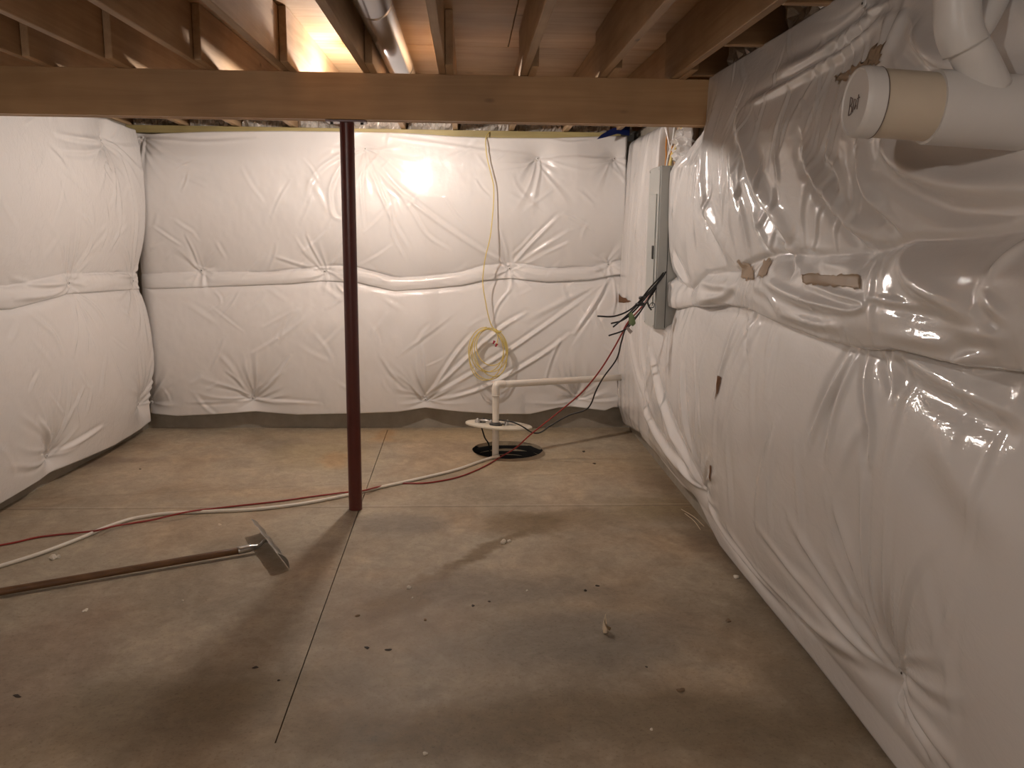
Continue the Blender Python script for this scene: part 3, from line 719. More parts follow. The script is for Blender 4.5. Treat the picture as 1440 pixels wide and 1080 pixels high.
def base_lo_r(u, v):
    t = (v - .12) / (1.25 - .12)
    H = .06 + .10 * prof(np.clip(t, 0.02, .98), .6) + .018 * fbm(u, v, 1.1, 55) + .006 * fbm(u * .8, v, 4, 59, 2)
    far = np.clip((u - 5.5) / .2, 0, 1)
    H = H * (1 - far) + far * (.075 + .055 * prof(v / 2.3, .4) + .014 * fbm(u * 2.2, v * .5, 2.5, 61, 2))
    foot = np.clip((.22 - v) / .2, 0, 1) * np.clip((u - 1) / 2, 0, 1)
    return H * (1 - .45 * foot)
def vtop_lo_r(u):
    k = np.clip((u - PY1) / .04, 0, 1); k = k * k * (3 - 2 * k)
    near = np.where(u > PY0 + .02, 1.06, np.minimum(vband_r(u) + .05, 1.4))
    return near * (1 - k) + 2.29 * k
rlo = blanket('insulation_blanket', SR, base_lo_r, fr_right, .35, 6.80, 900, 190, vbot_r, vtop_lo_r, M_FILM_R, 'lower white plastic insulation blanket on the right wall, reaching the floor and the far corner', (.03, .06, .03, .03))
rup = blanket('insulation_blanket', SR, base_up_r, fr_right, .35, PY0 + .22, 700, 230, vband_r, lambda u: np.full_like(u, 2.415) - .27 * np.clip((u - 4.745) / .03, 0, 1) - .22 * np.clip((u - 4.80) / .38, 0, 1), M_FILM_R, 'upper crumpled shiny plastic insulation blanket on the right wall, behind the capped pipe', (1, 1, .03, .03))
fastener(SR, base_lo_r, fr_right, rlo, (1233, 947)); fastener(SR, base_lo_r, fr_right, rlo, (978, 688)); fastener(SR, base_up_r, fr_right, rup, (1180, 4))
def patch(name, S, base, frame, par, pts, mat, off=.004, nu=14, nv=7, rag=.004, seed=1, label=None):
    """a thin piece stuck on the film; pts: four photo corners tl,tr,br,bl"""
    q = [S.uv_of(*p) for p in pts]; rs = np.random.RandomState(seed)
    s, t = np.meshgrid(np.linspace(0, 1, nu), np.linspace(0, 1, nv))
    f = lambda k: (q[0][k] * (1 - s) + q[1][k] * s) * (1 - t) + (q[3][k] * (1 - s) + q[2][k] * s) * t
    u, v = f(0), f(1)
    r = np.zeros_like(u); r[0] = r[-1] = 1; r[:, 0] = r[:, -1] = 1
    u = u + r * (rs.rand(*u.shape) - .5) * rag * 2; v = v + r * (rs.rand(*u.shape) - .5) * rag * 2
    H = S.h(u, v, base) + off; X, Y, Z = frame(u, v, H)
    bm = bmesh.new(); V = [[bm.verts.new((X[j, i], Y[j, i], Z[j, i])) for i in range(nu)] for j in range(nv)]
    for j in range(nv - 1):
        for i in range(nu - 1): bm.faces.new((V[j][i], V[j][i + 1], V[j + 1][i + 1], V[j + 1][i]))
    bmesh.ops.solidify(bm, geom=bm.faces[:], thickness=.001)
    o = obj(name, bm, mat, par, True)
    if label: o['label'] = label
    return o
patch('tape_patch', SR, base_up_r, fr_right, rup, [(1032, 366), (1056, 380), (1062, 392), (1036, 392)], M_TAPE, rag=.01, seed=2, label='torn tan tape patch')
patch('tape_patch', SR, base_up_r, fr_right, rup, [(1064, 364), (1080, 368), (1084, 389), (1068, 390)], M_TAPE, rag=.01, seed=3, label='small tan tape patch')
patch('tape_patch', SR, base_up_r, fr_right, rup, [(1130, 385), (1214, 387), (1222, 407), (1136, 398)], M_TAPE, rag=.005, seed=4, label='long tan tape patch', nu=24)
patch('tape_patch', SR, base_up_r, fr_right, rup, [(1212, 66), (1246, 62), (1240, 90), (1208, 96)], M_TAPE, rag=.012, seed=5, label='brown patch above the pipe cap')
patch('tape_patch', SR, base_up_r, fr_right, rup, [(1165, 108), (1215, 80), (1215, 92), (1172, 116)], M_TAPE, rag=.012, seed=6, label='brown patch behind the pipe cap')
patch('film_tear', SR, base_lo_r, fr_right, rlo, [(1015, 528), (1018, 530), (1016, 548), (1012, 562)], M_BROWN, rag=.004, seed=7, label='brown tear in the film')
patch('film_tear', SR, base_lo_r, fr_right, rlo, [(1001, 655), (1005, 655), (1003, 672), (1000, 678)], M_BROWN, rag=.004, seed=8, label='brown tear in the film')
patch('film_tear', SR, base_lo_r, fr_right, rlo, [(866, 500), (870, 500), (869, 515), (866, 518)], M_BROWN, rag=.006, seed=9, label='brown tear beside the pipe')
patch('film_tear', SR, base_lo_r, fr_right, rlo, [(863, 536), (869, 534), (867, 552), (862, 556)], M_BROWN, rag=.006, seed=9, label='brown tear below the pipe')
patch('film_tear', SR, base_lo_r, fr_right, rlo, [(868, 408), (874, 418), (888, 424), (868, 426)], M_BROWN, rag=.006, seed=10, label='rust-coloured tear near the cables')

# ------------------------------------------------------------ steel post
pb = at(2, 500, 716, 0); post = empty('steel_post', (pb.x, 4.81, 0), 'round dark red steel post holding up the beam', 'post')
lathe('shaft', [(0, 0), (0, .0385), (2.15, .0385), (2.15, 0)], (pb.x, 4.81, 0.001), (0, 0, 1), M_RED, post, 40, 40)
box('top_plate', (pb.x - .105, 4.755, 2.150), (pb.x + .105, 4.865, 2.160), M_RED, post, bevel=.001)
for s in (-1, 1):
    lathe('bolt', [(-.008, 0), (-.008, .009), (0, .009)], (pb.x + s * .08, 4.81, 2.150), (0, 0, 1), M_DARK, post, 6)
# ------------------------------------------------------------ duct in the bay
du = empty('metal_duct', (-.40, 3, 2.545), 'round galvanised duct running in the joist bay above the post', 'duct')
for i in range(6):
    y0 = -1.9 + i * 1.45; y1 = y0 + 1.45
    lathe('duct_section', [(0, .0745), (.02, .077), (1.40, .077), (1.41, .079), (1.45, .079), (1.455, .0745)], (-.40, y0, 2.545), (0, 1, 0), M_DUCT, du, 40)

# ------------------------------------------------------------ lamps
def lamp(loc, power, label, jx):
    x, y, z = loc
    root = empty('ceiling_or_fill_lamp', (x, y, JB), label, 'lamp')
    box('junction_box', (x - .05, y - .05, JB - .012), (x + .05, y + .05, JB + .03), M_DARK, root)
    lathe('lamp_holder', [(0, 0), (0, .052), (.010, .052), (.018, .035), (.042, .022), (.042, 0)], (x, y, JB - .012), (0, 0, -1), M_PORC, root, 28)
    m = glow('bulb_glow', BULB_COL, 1.0)
    r = .030
    b = lathe('bulb', [(-r, 0)] + [(-r * math.cos(a), r * math.sin(a)) for a in [PI * i / 12 for i in range(1, 11)]] + [(r + .004, .013), (r + .006, 0)], (x, y, z), (0, 0, 1), m, root, 20)
    area = 4 * PI * r * r
    m.node_tree.nodes['Principled BSDF'].inputs['Emission Strength'].default_value = power / (PI * area) / 8
    return root
lamp(BULB_AT, BULB_POWER, 'bare bulb lamp under the joists just beyond the beam, hidden from view', 0)
lamp(REAR_FILL_AT, REAR_FILL_POWER, 'added fill bulb under the joists close behind the camera', 0)  # unseen fill lamp, added to brighten the beam face and near floor
lamp(FAR_FILL_AT, FAR_FILL_POWER, 'added fill bulb under the joists far behind the camera, by the rear wall', 0)  # another unseen lamp added as fill for the near half of the room

# ------------------------------------------------------------ capped pipe, upper right
pp = empty('capped_pipe', (1.1, 1.97, 1.8), 'large white horizontal plastic pipe with a marked end cap, by the right wall', 'pipe')
A0 = at(1, 1203, 143, 2.0); A1 = at(1, 1440, 160, 1.99); axd = (A1 - A0).normalized(); RP = .079
lathe('cap', [(0, 0), (0, RP * .86), (-.003, RP * .885), (-.003, RP * .93), (.003, RP * .985), (.010, RP * 1.0), (.040, RP * 1.0), (.042, RP * .965)], A0, axd, M_PVCW, pp, 56, 50)
LB = .170
lathe('pipe_body', [(.035, RP * .93), (.036, RP * .955), (LB + .03, RP * .955)], A0, axd, M_PVCC, pp, 56, 50)
tee = lathe('tee_fitting', [(LB, RP * .955), (LB, RP * 1.05), (LB + .30, RP * 1.05), (LB + .305, RP * .955), (LB + .40, RP * .955)], A0, axd, M_PVCW, pp, 56, 40)
# marking on the cap: a hand-written scribble, flush on the face
def onface(y_, z_):
    n = -axd; up = Vector((0, 0, 1)); up = (up - n * up.dot(n)).normalized(); sd = up.cross(n)
    return A0 + n * .0022 + sd * y_ + up * z_
for st in ([(-.030, .020), (-.030, -.028)], [(-.030, .020), (-.016, .014), (-.018, 0), (-.030, -.002), (-.014, -.008), (-.014, -.024), (-.030, -.028)],
           [(-.004, .012), (-.006, -.022)], [(.004, .010), (.010, .004), (.004, -.016), (.012, -.006)], [(.022, .020), (.022, -.018)], [(.016, .010), (.030, .012)]):
    sc = .85
    tube('marker_writing', [onface(a * sc, b * sc - .004) for a, b in st], .0011, M_INK, pp, 5, 4)
lathe('ink_ring', [(.0405, RP * 1.003), (.0420, RP * 1.006), (.0435, RP * .965)], A0, axd, M_INK, pp, 56)
# branch from above
B0 = at(1, 1347, -260, 1.95); B1 = at(1, 1347, 25, 1.95); B2 = at(1, 1352, 62, 1.95); B3 = at(1, 1376, 92, 1.955); B4 = at(1, 1394, 128, 1.965)
RBr = .046
tube('branch_pipe', [B0, B0.lerp(B1, .5), B1], RBr * .93, M_PVCW, pp, 32, 3)
tube('elbow_fitting', [at(1, 1346, -30, 1.95), at(1, 1346, 20, 1.95), at(1, 1349, 45, 1.95), at(1, 1358, 68, 1.95)], RBr * 1.06, M_PVCW, pp, 36, 8)
tube('branch_pipe', [at(1, 1352, 48, 1.95), at(1, 1376, 92, 1.955), B4], RBr * .98, M_PVCW, pp, 32, 6)
e1 = at(1, 1380, 30, 1.97); e2 = at(1, 1425, -60, 2.05)
tube('side_branch', [at(1, 1352, 60, 1.96), e1, e2, at(1, 1470, -150, 2.12)], RBr * .72, M_PVCW, pp, 28, 6)
# ------------------------------------------------------------ sump lid, discharge pipe, cords
PX, PY = at(1, 697, 600, 5.93).x, 5.93
pv = empty('discharge_pipe', (PX, PY, -.4), 'white plastic discharge pipe rising from the sump pit and running to the right wall', 'pipe')
zt = at(1, 697, 541, PY).z; E1 = at(1, 868, 531, 6.62)
top = Vector((PX, PY, zt)); hd = (E1 - top).normalized()
tube('riser', [Vector((PX, PY, -.40)), Vector((PX, PY, zt / 2)), Vector((PX, PY, zt - .02))], .0235, M_PVC, pv, 28, 3)
tube('elbow_fitting', [Vector((PX, PY, zt - .075)), Vector((PX, PY, zt - .03)), Vector((PX, PY, zt - .008)) + hd * .006, top + hd * .028, top + hd * .07], .0285, M_PVC, pv, 32, 8)
tube('run', [top + hd * .03, top.lerp(E1, .5), E1 + hd * .07], .0245, M_PVC, pv, 28, 3)
ring = lathe('joint_ring', [(-.003, .0235), (-.003, .0300), (.003, .0300), (.003, .0235)], (PX, PY, zt - .075), (0, 0, 1), M_PVC, pv, 28)
LC = at(1, 701.5, 597.5, 6.02); lid = empty('pit_cover', LC, 'round pale sump lid held up on the discharge pipe above the pit', 'lid')
ln = (Vector((0, 0, 1)) + Vector((.075, .10, 0))).normalized()
lathe('disc', [(-.007, 0), (-.007, .236), (-.005, .240), (.004, .240), (.007, .236), (.007, 0)], LC, ln, M_LID, lid, 56, 40)
def onlid(a, b, h=.007):
    x = Vector((1, 0, 0)); x = (x - ln * x.dot(ln)).normalized(); y = ln.cross(x); return LC + x * a + y * b + ln * h
lathe('pipe_collar', [(0, .045), (.012, .045), (.018, .034), (.022, .027)], onlid(PX - LC.x, PY - LC.y - .0), ln, M_DARK, lid, 28)
for a, b, s, nm in ((-.155, -.02, .020, 'gasket_plug'), (-.11, .03, .016, 'gasket_plug'), (-.06, -.05, .015, 'clamp_bolt'), (.045, -.06, .014, 'clamp_bolt'), (.06, .02, .013, 'clamp_bolt')):
    lathe(nm, [(0, s), (.012, s), (.018, s * .7), (.024, s * .7), (.03, s * .4), (.034, 0)], onlid(a, b), ln, M_STEEL if 'bolt' in nm or a < -.15 else M_DARK, lid, 14)
tube('metal_bracket', [onlid(-.16, 0, .02), onlid(-.10, -.03, .028), onlid(-.03, -.04, .018), onlid(.05, -.03, .013), onlid(.12, -.03, .011)], .008, M_STEEL, lid, 8)
# pump power cord
def Y(path): return [at(1, x, y, yy) for x, y, yy in path]
PCX = [(936, 382, 5.15), (925, 397, 5.14), (911, 421, 5.12), (899, 440, 5.12), (881, 460, 5.2), (874, 480, 5.35), (867, 505, 5.5), (849, 530, 5.65), (838, 550, 5.72), (831, 568, 5.78), (822, 577, 5.8), (800, 584, 5.82), (775, 598, 5.84), (760, 608, 5.84), (748, 608, 5.84), (735, 600, 5.84), (722, 594, 5.86), (705, 591, 5.9)]
pc = tube('power_cord', Y(PCX) + [onlid(-.03, -.03, .035), onlid(-.10, .0, .03), onlid(-.135, .0, .006)], .0052, M_BLACK, None, 8, 6)
tag(pc, 'black power cord sagging from the cable bundle down to the sump lid', 'cord')
c2 = tube('pump_cord', [onlid(-.13, -.01, -.01), at(1, 679, 607, 6.03), at(1, 682, 616, 6.06), at(1, 688, 628, 6.08), at(1, 690, 640, 6.1) - Vector((0, 0, .12))], .0055, M_BLACK, None, 8, 6)
tag(c2, 'short black cord dropping from under the sump lid into the pit', 'cord')

# red cord: from the bundle down to the floor, then along it
fl = lambda x, y, r: at(2, x, y, r)
air = Y([(940, 372, 5.2), (930, 390, 5.16), (905, 428, 5.14), (884, 452, 5.16), (874, 470, 5.22), (862, 492, 5.34), (843, 522, 5.46), (820, 550, 5.58), (795, 572, 5.68), (770, 592, 5.76), (745, 612, 5.82), (725, 630, 5.85)])
grd = [fl(x, y, .006 + z) for x, y, z in ((703, 643, .006), (690, 651, .0), (668, 662, 0), (640, 672, 0), (600, 679, 0), (560, 680, 0), (530, 685, .012), (510, 690, .022), (480, 693, .004), (440, 698, 0), (390, 705, 0), (345, 710, 0), (300, 715, .004), (268, 719, .026), (240, 725, .022), (215, 731, .004), (190, 735, 0), (160, 740, .012), (145, 744, .026), (130, 747, .012), (100, 750, 0), (80, 752, 0), (50, 756, 0), (20, 763, 0), (-30, 772, 0), (-120, 790, 0))]
tag(tube('red_cord', air + grd, .0052, M_REDC, None, 8, 5), 'thin dark red cord from the electrical panel over the pit and across the floor', 'cord')
hs = [at(1, 702, 641, 5.86) - Vector((0, 0, -.0)), fl(690, 644, .012), fl(672, 650, .010)] + [fl(x, y, .010) for x, y in ((640, 661), (590, 673), (540, 684), (515, 690), (470, 700), (420, 709), (360, 716), (300, 719), (235, 722), (205, 726), (180, 731), (145, 743), (115, 756), (60, 777), (0, 796), (-70, 815), (-160, 835))]
tag(tube('drain_hose', hs, .0098, M_HOSE, None, 12, 5), 'white hose lying across the floor from the sump pit past the post', 'hose')

# ------------------------------------------------------------ yellow cable with coil
yc = empty('yellow_cable', at(1, 690, 470, 6.63), 'yellow cable hanging down the back wall and ending in a loose coil', 'cable')
hang = Y([(688, 186, 6.80), (684, 192, 6.76), (683, 203, 6.71), (685, 222, 6.69), (690, 243, 6.68), (694, 262, 6.67), (694, 285, 6.66), (692, 310, 6.65), (689, 335, 6.64), (683, 360, 6.63), (680, 380, 6.63), (679, 400, 6.63), (683, 425, 6.63), (687, 445, 6.63), (692, 459, 6.63), (699, 466, 6.625)])
tube('hanging_length', hang, .0042, M_YEL, yc, 8, 6)
rr = random.Random(4)
def loop(cx, cy, rx, ry, ph, y, tilt, n=30, frac=1.0):
    out = []
    for i in range(n + 1):
        a = ph + 2 * PI * frac * i / n
        ex = rx * math.cos(a); ey = ry * math.sin(a)
        out.append(at(1, cx + ex * math.cos(tilt) - ey * math.sin(tilt), cy + ex * math.sin(tilt) + ey * math.cos(tilt), y + .008 * math.sin(a * 2)))
    return out
for cx, cy, rx, ry, tl in ((686, 497, 27, 37, -.12), (689, 492, 25, 31, -.1), (685, 493, 23, 30, .05), (690, 496, 22, 34, -.25), (684, 499, 24, 36, .10), (691, 488, 21, 26, -.1)):
    tube('coil_turn', loop(cx, cy, rx, ry, -PI / 2 + .3, 6.625 + rr.uniform(-.012, .012), tl, 26, .97), .0038, M_YEL, yc, 7, 2)
tube('cable_end', Y([(699, 466, 6.60), (700, 474, 6.60), (699, 482, 6.6), (697, 484, 6.6)]), .0035, M_YEL, yc, 7)
tube('cable_wrap', Y([(694, 463, 6.612), (700, 467, 6.60), (705, 466, 6.612)]), .006, M_YEL, yc, 7)
for x, y in ((694.5, 481.5), (698, 485.5)):
    tube('wire_nut', Y([(x - 1, y + 2, 6.60), (x + 1, y - 2.2, 6.60)]), [.0065] * 4 + [.009] * 3, M_NUT, yc, 8)

# ------------------------------------------------------------ electrical panel
XF = 1.13
p1 = at(0, 914, 240, XF); p2 = at(0, 929, 237, XF); zb = at(0, 914, 460, XF).z
YA, YBk = p1.y, p2.y; zt2 = p1.z + .01
YA = min(YA, 5.55)
pan = empty('electrical_panel', (XF, (YA + YBk) / 2, zb), 'narrow grey metal electrical panel set in the gap of the right wall sheeting', 'electrical panel')
box('panel_box', (XF + .004, YBk, zb), (WR - .01, YA, zt2), M_PANEL, pan, bevel=.003)
box('panel_cover', (XF - .003, YBk + .004, zb + .004), (XF + .004, YA - .004, zt2 - .004), M_PANEL, pan, bevel=.002)
door = box('panel_door', (XF - .010, YBk + .05, zb + .14), (XF - .003, YA - .05, zt2 - .16), M_PANEL, pan, bevel=.002)
box('latch', (XF - .018, YBk + .055, zb + .42), (XF - .010, YBk + .085, zb + .50), M_DARK, door, bevel=.002)
for dz in (.02, zt2 - zb - .02):
    for dy in (.025, YA - YBk - .025):
        lathe('cover_screw', [(-.004, 0), (-.003, .006), (0, .006)], (XF - .003, YBk + dy, zb + dz), (1, 0, 0), M_STEEL, pan, 10)
box('side_seam', (XF + .06, YBk - .002, zb + .01), (XF + .064, YBk + .001, zt2 - .01), M_DARK, pan, bevel=0)
tag(box('backing_board', (WR - .022, YBk - .08, zb - .05), (WR - .004, YA + .14, 2.36), M_PLYZ), 'bare plywood board behind the electrical panel, seen above it', 'board')
# wires entering the panel from above
def wire(name, pts, r, mat, label, grp='cables entering the panel from above', cat='cable'):
    return tag(tube(name, pts, r, mat, None, 8, 6), label, cat, grp)
ym = (YA + YBk) / 2
for i, (x0, x1, mt, r, nm) in enumerate(((.02, .10, M_YEL, .006, 'yellow cable leaning right into the panel top, innermost'), (.05, .15, M_YEL, .006, 'yellow cable leaning right into the panel top, outermost'), (.08, -.02, M_ORNG, .005, 'orange cable crossing into the panel top'),
                                          (.0, .02, M_GREY, .011, 'thick grey cable dropping straight into the panel top'), (.10, .16, M_PVCC, .006, 'cream cable dropping into the panel top'), (-.06, -.12, M_ORNG, .005, 'orange cable at the far side of the panel top'))):
    yb_ = YBk + .06 + i * .028
    wire('panel_cable', [Vector((XF + .07, yb_, zt2 - .01)), Vector((XF + .08, yb_ - x0 * .3, zt2 + .07)), Vector((XF + .10, yb_ - x1, zt2 + .17)), Vector((XF + .12, yb_ - x1, 2.44))], r, mt, nm)
# pale strip of film hanging across the gap and crumpled bag near the beam end
tag(tube('film_strip', Y([(937, 178, 5.35), (940, 195, 5.33), (944, 215, 5.30), (947, 240, 5.28)]), [.012, .012, .011, .01, .009, .008] + [.007] * 13, M_FILM_R, None, 6), 'narrow pale strip of film hanging over the cables above the panel', 'film strip')
ob = crumple('film_wad', .26, .20, (WR - .09, 4.93, 1.99), (0, 1, .0), (0, 0, 1), (-1, 0, 0), .05, 77, 'crumpled shiny wad of white film tucked under the beam end', None, 18, 12); ob.data.materials[0] = M_FILM_R
# loose black cables hanging from the panel side
hub = (937, 384)
for i, (pts, nm) in enumerate((
    ([(939, 370, 5.2), (932, 385, 5.14), (914, 405, 5.06), (898, 425, 5.0), (882, 438, 4.98), (862, 445, 4.98), (840, 444.5, 4.98)], 'longest, curling left to a flat tip'),
    ([(940, 372, 5.2), (933, 388, 5.12), (915, 408, 5.04), (896, 429, 5.0), (880, 445, 4.99), (862, 460, 4.99)], 'ending in a short downward tip'),
    ([(941, 374, 5.2), (930, 392, 5.14), (912, 414, 5.06), (892, 437, 5.02), (876, 450, 5.0), (859, 455, 5.0)], 'ending just under the flat tip'),
    ([(939, 376, 5.2), (926, 400, 5.16), (910, 424, 5.1), (892, 450, 5.06), (878, 464, 5.04), (856, 472, 5.02)], 'lowest on the left'),
    ([(933, 386, 5.18), (921, 405, 5.14), (911, 421, 5.1), (912, 430, 5.08), (916, 436, 5.06)], 'shortest, ending on the panel'))):
    wire('loose_cable', Y(pts), .0048, M_BLACK, 'loose black cable fanning out beside the panel, ' + nm, 'loose black cables beside the panel')
wire('wire_curl', Y([(911, 424, 5.05), (914, 432, 5.04), (919, 432, 5.04), (920, 427, 5.04), (916, 426, 5.04), (913, 430, 5.04)]), .0022, M_BLACK, 'small black wire curl in front of the lower panel', None)
for p, q, nm in (((900, 419), (906, 418), 'upper'), ((895, 428), (905, 427.5), 'lower')):
    tag(tube('cable_clamp', Y([(p[0], p[1], 5.0), ((p[0] + q[0]) / 2, p[1], 4.98), (q[0], q[1], 5.0)]), .010, M_BLACK, None, 8, 4), 'stubby black clamp on the loose cable bundle, ' + nm + ' of two', 'clamp')
def flatquad(name, pts, mat, label, cat):
    bm = bmesh.new(); vv = [bm.verts.new(p) for p in pts]; bm.faces.new(vv)
    bmesh.ops.solidify(bm, geom=bm.faces[:], thickness=.0015); bmesh.ops.subdivide_edges(bm, edges=bm.edges[:], cuts=2, use_grid_fill=True)
    o = obj(name, bm, mat); return tag(o, label, cat)
flatquad('cable_tag', Y([(884, 441, 4.97), (888, 438, 4.97), (892, 445, 4.98), (894, 455, 5.0), (890, 459, 5.0), (884, 455, 4.98)]), M_TAGG, 'green printed tag tied to the black cables', 'tag')
flatquad('cable_tag', Y([(880, 462, 4.98), (883, 459, 4.98), (890, 466, 5.0), (886, 470, 5.0)]), M_TAG, 'small pale tag hanging from the black cables', 'tag')
flatquad('blue_scrap', Y([(839, 196, 6.66), (846, 189, 6.68), (862, 180, 6.70), (886, 177, 6.72), (885, 191, 6.72), (868, 188, 6.70), (852, 193, 6.68)]), M_BLUE, 'dark blue plastic scrap sticking out at the top right of the back wall', 'plastic scrap')

# ------------------------------------------------------------ concrete placer (wide blade on a wooden handle)
a_ = fl(367, 748, .004); b_ = fl(407, 800, .004); d = (b_ - a_); Lb = d.length; d.normalize()
t_ = Vector((-.46, -.27, .84)).normalized(); t_ = (t_ - d * t_.dot(d)).normalized(); nn = d.cross(t_).normalized()
rk = empty('concrete_placer', (a_ + b_) / 2, 'long wooden-handled tool with a wide steel blade lying on the floor at left', 'tool')
bm = bmesh.new(); nu, nv = 30, 8; Vg = []
for j in range(nv):
    row = []
    for i in range(nu):
        s, t = i / (nu - 1), j / (nv - 1); inset = .02 * t * t
        p = a_ + d * (Lb * (inset + (1 - 2 * inset) * s)) + t_ * (.105 * t) - nn * (.018 * math.sin(PI * t)) + nn * (.003 * math.sin(s * 23) * math.sin(t * 4))
        row.append(bm.verts.new(p))
    Vg.append(row)
for j in range(nv - 1):
    for i in range(nu - 1): bm.faces.new((Vg[j][i], Vg[j][i + 1], Vg[j + 1][i + 1], Vg[j + 1][i]))
bmesh.ops.solidify(bm, geom=bm.faces[:], thickness=.0022)
obj('blade', bm, M_STEEL, rk, True)
mid = a_ + d * (Lb * .47) + t_ * .05
h1 = at(2, 343, 773, .028); h0 = at(2, -230, 872, .019); fe = at(2, 365, 767, .036)
box('socket_plate', (-.03, -.002, -.025), (.03, .002, .025), M_STEEL, rk, rot=Matrix((d, nn, t_)).transposed(), ctr=mid + nn * -.014, bevel=.001)
tube('ferrule', [h1 + (h1 - h0).normalized() * -.03, h1 + (fe - h1) * .3, fe, fe.lerp(mid, .5) + Vector((0, 0, .01)), mid], [.019] * 7 + [.018, .016, .013, .011] + [.009] * 10 + [.008] * 4, M_STEEL, rk, 14)
hd_ = tube('handle', [h0, h0.lerp(h1, .33), h0.lerp(h1, .66), h1], .0172, M_HANDLE, rk, 18, 5)
tube('rivet', [fe.lerp(h1, .6) + Vector((0, 0, .017)), fe.lerp(h1, .6) + Vector((0, 0, .0215))], .004, M_STEEL, rk, 8)

# ------------------------------------------------------------ debris on the floor
def chip(px, py, r0, mat, name, label, cat, flat=.6, seed=0, long=1.0):
    r = r0 * (.80 if mat is M_CHIPD else .95); rs = random.Random(seed + int(px)); c = fl(px, py, 0); bm = bmesh.new()
    bmesh.ops.create_icosphere(bm, subdivisions=2, radius=r)
    an = rs.uniform(0, PI)
    for v in bm.verts:
        k = 1 + .35 * math.sin(v.co.x / r * 3 + seed) * math.cos(v.co.y / r * 2.6 + px) + rs.uniform(-.12, .12)
        v.co = Vector((v.co.x * k * long, v.co.y * k, max(v.co.z * k * flat, -r * flat * .5)))
        x, y = v.co.x, v.co.y; v.co.x = x * math.cos(an) - y * math.sin(an); v.co.y = x * math.sin(an) + y * math.cos(an)
    z = min(v.co.z for v in bm.verts)
    for v in bm.verts: v.co += Vector((c.x, c.y, -z - .0005))
    return tag(obj(name, bm, mat), label, cat)
chip(75, 786, .020, M_CHIPW, 'concrete_chip', 'pale lump beside the white hose at the left', 'chip', .7, 1)
chip(82, 784, .013, M_CHIPW, 'concrete_chip', 'smaller pale lump touching the one beside the white hose', 'chip', .7, 2)
chip(708, 764, .017, M_CHIPW, 'foam_crumb', 'larger white crumb on the brown streak, left of a pair', 'crumb', .9, 3)
chip(716, 762, .011, M_CHIPW, 'foam_crumb', 'smaller white crumb on the brown streak, right of a pair', 'crumb', .9, 4)
chip(575, 827, .013, M_CHIPW, 'concrete_chip', 'pale chip left of the brown stain, mid floor', 'chip', .6, 5)
chip(580, 841, .006, M_CHIPW, 'concrete_chip', 'tiny white chip just below the pale chip at the brown stain', 'chip', .6, 6)
chip(741, 831, .007, M_CHIPW, 'concrete_chip', 'tiny white chip alone in the middle of the grey floor', 'chip', .6, 7)
chip(823, 831, .009, M_CHIPD, 'dark_pebble', 'round black pebble right of centre floor', 'pebble', .7, 8)
chip(840, 824, .008, M_CHIPD, 'dark_pebble', 'flat black pebble just behind the round one', 'pebble', .5, 9, 1.5)
chip(957, 971, .012, M_CHIPB, 'concrete_chip', 'tan chip on the lower right floor, before the sheeting', 'chip', .5, 10, 1.4)
chip(1035, 812, .014, M_CHIPW, 'concrete_chip', 'grey chip close to the right wall sheeting', 'chip', .5, 11, 1.4)
chip(1024, 873, .010, M_CHIPB, 'concrete_chip', 'small tan chip near the right sheeting, mid way', 'chip', .5, 12, 1.5)
chip(120, 859, .010, M_CHIPW, 'concrete_chip', 'pale flake below the wooden handle at the left', 'chip', .5, 13, 1.8)
chip(257, 845, .006, M_CHIPW, 'concrete_chip', 'tiny pale flake between the handle and the post shadow', 'chip', .6, 14)
chip(309, 738, .009, M_STRAW, 'wood_splinter', 'yellowish splinter between the hose and the blade', 'splinter', .4, 15, 1.8)
chip(598, 872, .008, M_CHIPB, 'concrete_chip', 'brown chip below the brown stain', 'chip', .5, 16)
chip(665, 852, .008, M_CHIPD, 'dark_pebble', 'dark grit speck left of the mid-floor pair', 'pebble', .4, 17, 1.6)
chip(688, 846, .008, M_CHIPD, 'dark_pebble', 'dark grit speck right of the mid-floor pair', 'pebble', .4, 18, 1.6)
chip(546, 914, .010, M_CHIPD, 'dark_pebble', 'dark grit speck low on the floor, right of the saw cut', 'pebble', .3, 19, 1.8)
chip(516, 911, .010, M_CHIPD, 'dark_pebble', 'dark grit speck low on the floor, nearest the saw cut', 'pebble', .3, 20, 1.8)
chip(503, 866, .010, M_CHIPB, 'dark_pebble', 'brown grit lump beside the saw cut', 'pebble', .4, 21, 1.6)
chip(24, 979, .010, M_CHIPD, 'twig', 'short dark twig at the lower left edge', 'twig', .25, 22, 2.4)
chip(359, 939, .009, M_CHIPD, 'dark_pebble', 'dark crumb inside the post shadow', 'pebble', .4, 23, 1.4)
chip(392, 957, .007, M_CHIPD, 'dark_pebble', 'dark crumb at the right rim of the post shadow', 'pebble', .5, 24)
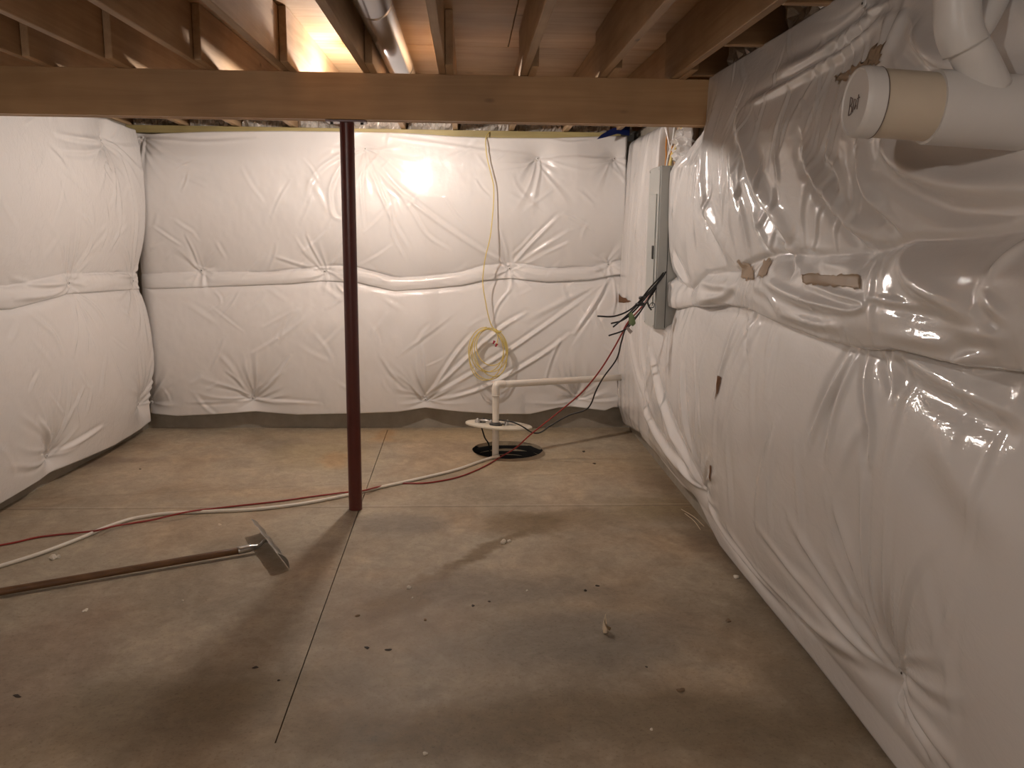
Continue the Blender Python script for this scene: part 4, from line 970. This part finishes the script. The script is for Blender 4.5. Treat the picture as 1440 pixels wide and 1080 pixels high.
chip(909, 938, .006, M_CHIPD, 'dark_pebble', 'small dark crumb right of the curled wood shaving', 'pebble', .5, 25)
chip(821, 635, .013, M_CHIPD, 'twig', 'dark bark bit behind, right of the pit', 'twig', .3, 26, 2.0)
chip(836, 652, .014, M_CHIPD, 'twig', 'dark twiggy crumb right of the pit, nearer', 'twig', .3, 27, 1.6)
chip(197, 660, .008, M_CHIPD, 'dark_pebble', 'dark crumb near the left rear corner', 'pebble', .5, 28)
chip(598, 1060, .008, M_CHIPW, 'concrete_chip', 'pale speck at the bottom edge of the floor', 'chip', .5, 30)
chip(916, 1026, .006, M_CHIPW, 'concrete_chip', 'tiny pale speck low on the right floor', 'chip', .5, 31)
# curled shaving standing on the floor
c = fl(854, 890, 0)
sh = empty('wood_shaving', c, 'pale curled wood shaving standing on the floor, right of centre', 'shaving')
bm = bmesh.new(); pts = []
for i in range(16):
    t = i / 15; a = t * 4.6
    pts.append((c + Vector((.016 * math.sin(a) * (1 - .3 * t) - .004, .012 * math.cos(a), .002 + .055 * t * t)), .020 * (1 - t) + .004))
R0 = [[bm.verts.new(p + Vector((0, .3 * w, -w * .2))), bm.verts.new(p + Vector((.3 * w, -.3 * w, w)))] for p, w in pts]
for A, B in zip(R0, R0[1:]): bm.faces.new((A[0], A[1], B[1], B[0]))
bmesh.ops.solidify(bm, geom=bm.faces[:], thickness=.0012)
obj('curl', bm, M_STRAW, sh, True)
tube('curl_tip', [c + Vector((-.008, 0, .002)), c + Vector((-.011, 0, .03)), c + Vector((-.009, .004, .078))], [.010, .010, .010, .011, .011, .010, .009, .009, .008, .006, .005, .003, .0015], M_STRAW, sh, 6)
for (x0, y0), (x1, y1), nm in (((958, 716), (990, 740), 'longer'), ((963, 722), (985, 745), 'shorter')):
    tag(tube('fibre_strand', [fl(x0, y0, .003), fl((x0 + x1) / 2 + 2, (y0 + y1) / 2 - 1, .012), fl(x1, y1, .003)], .002, M_STRAW, None, 5), 'pale stray fibre on the floor against the right sheeting, ' + nm + ' of two', 'fibre')
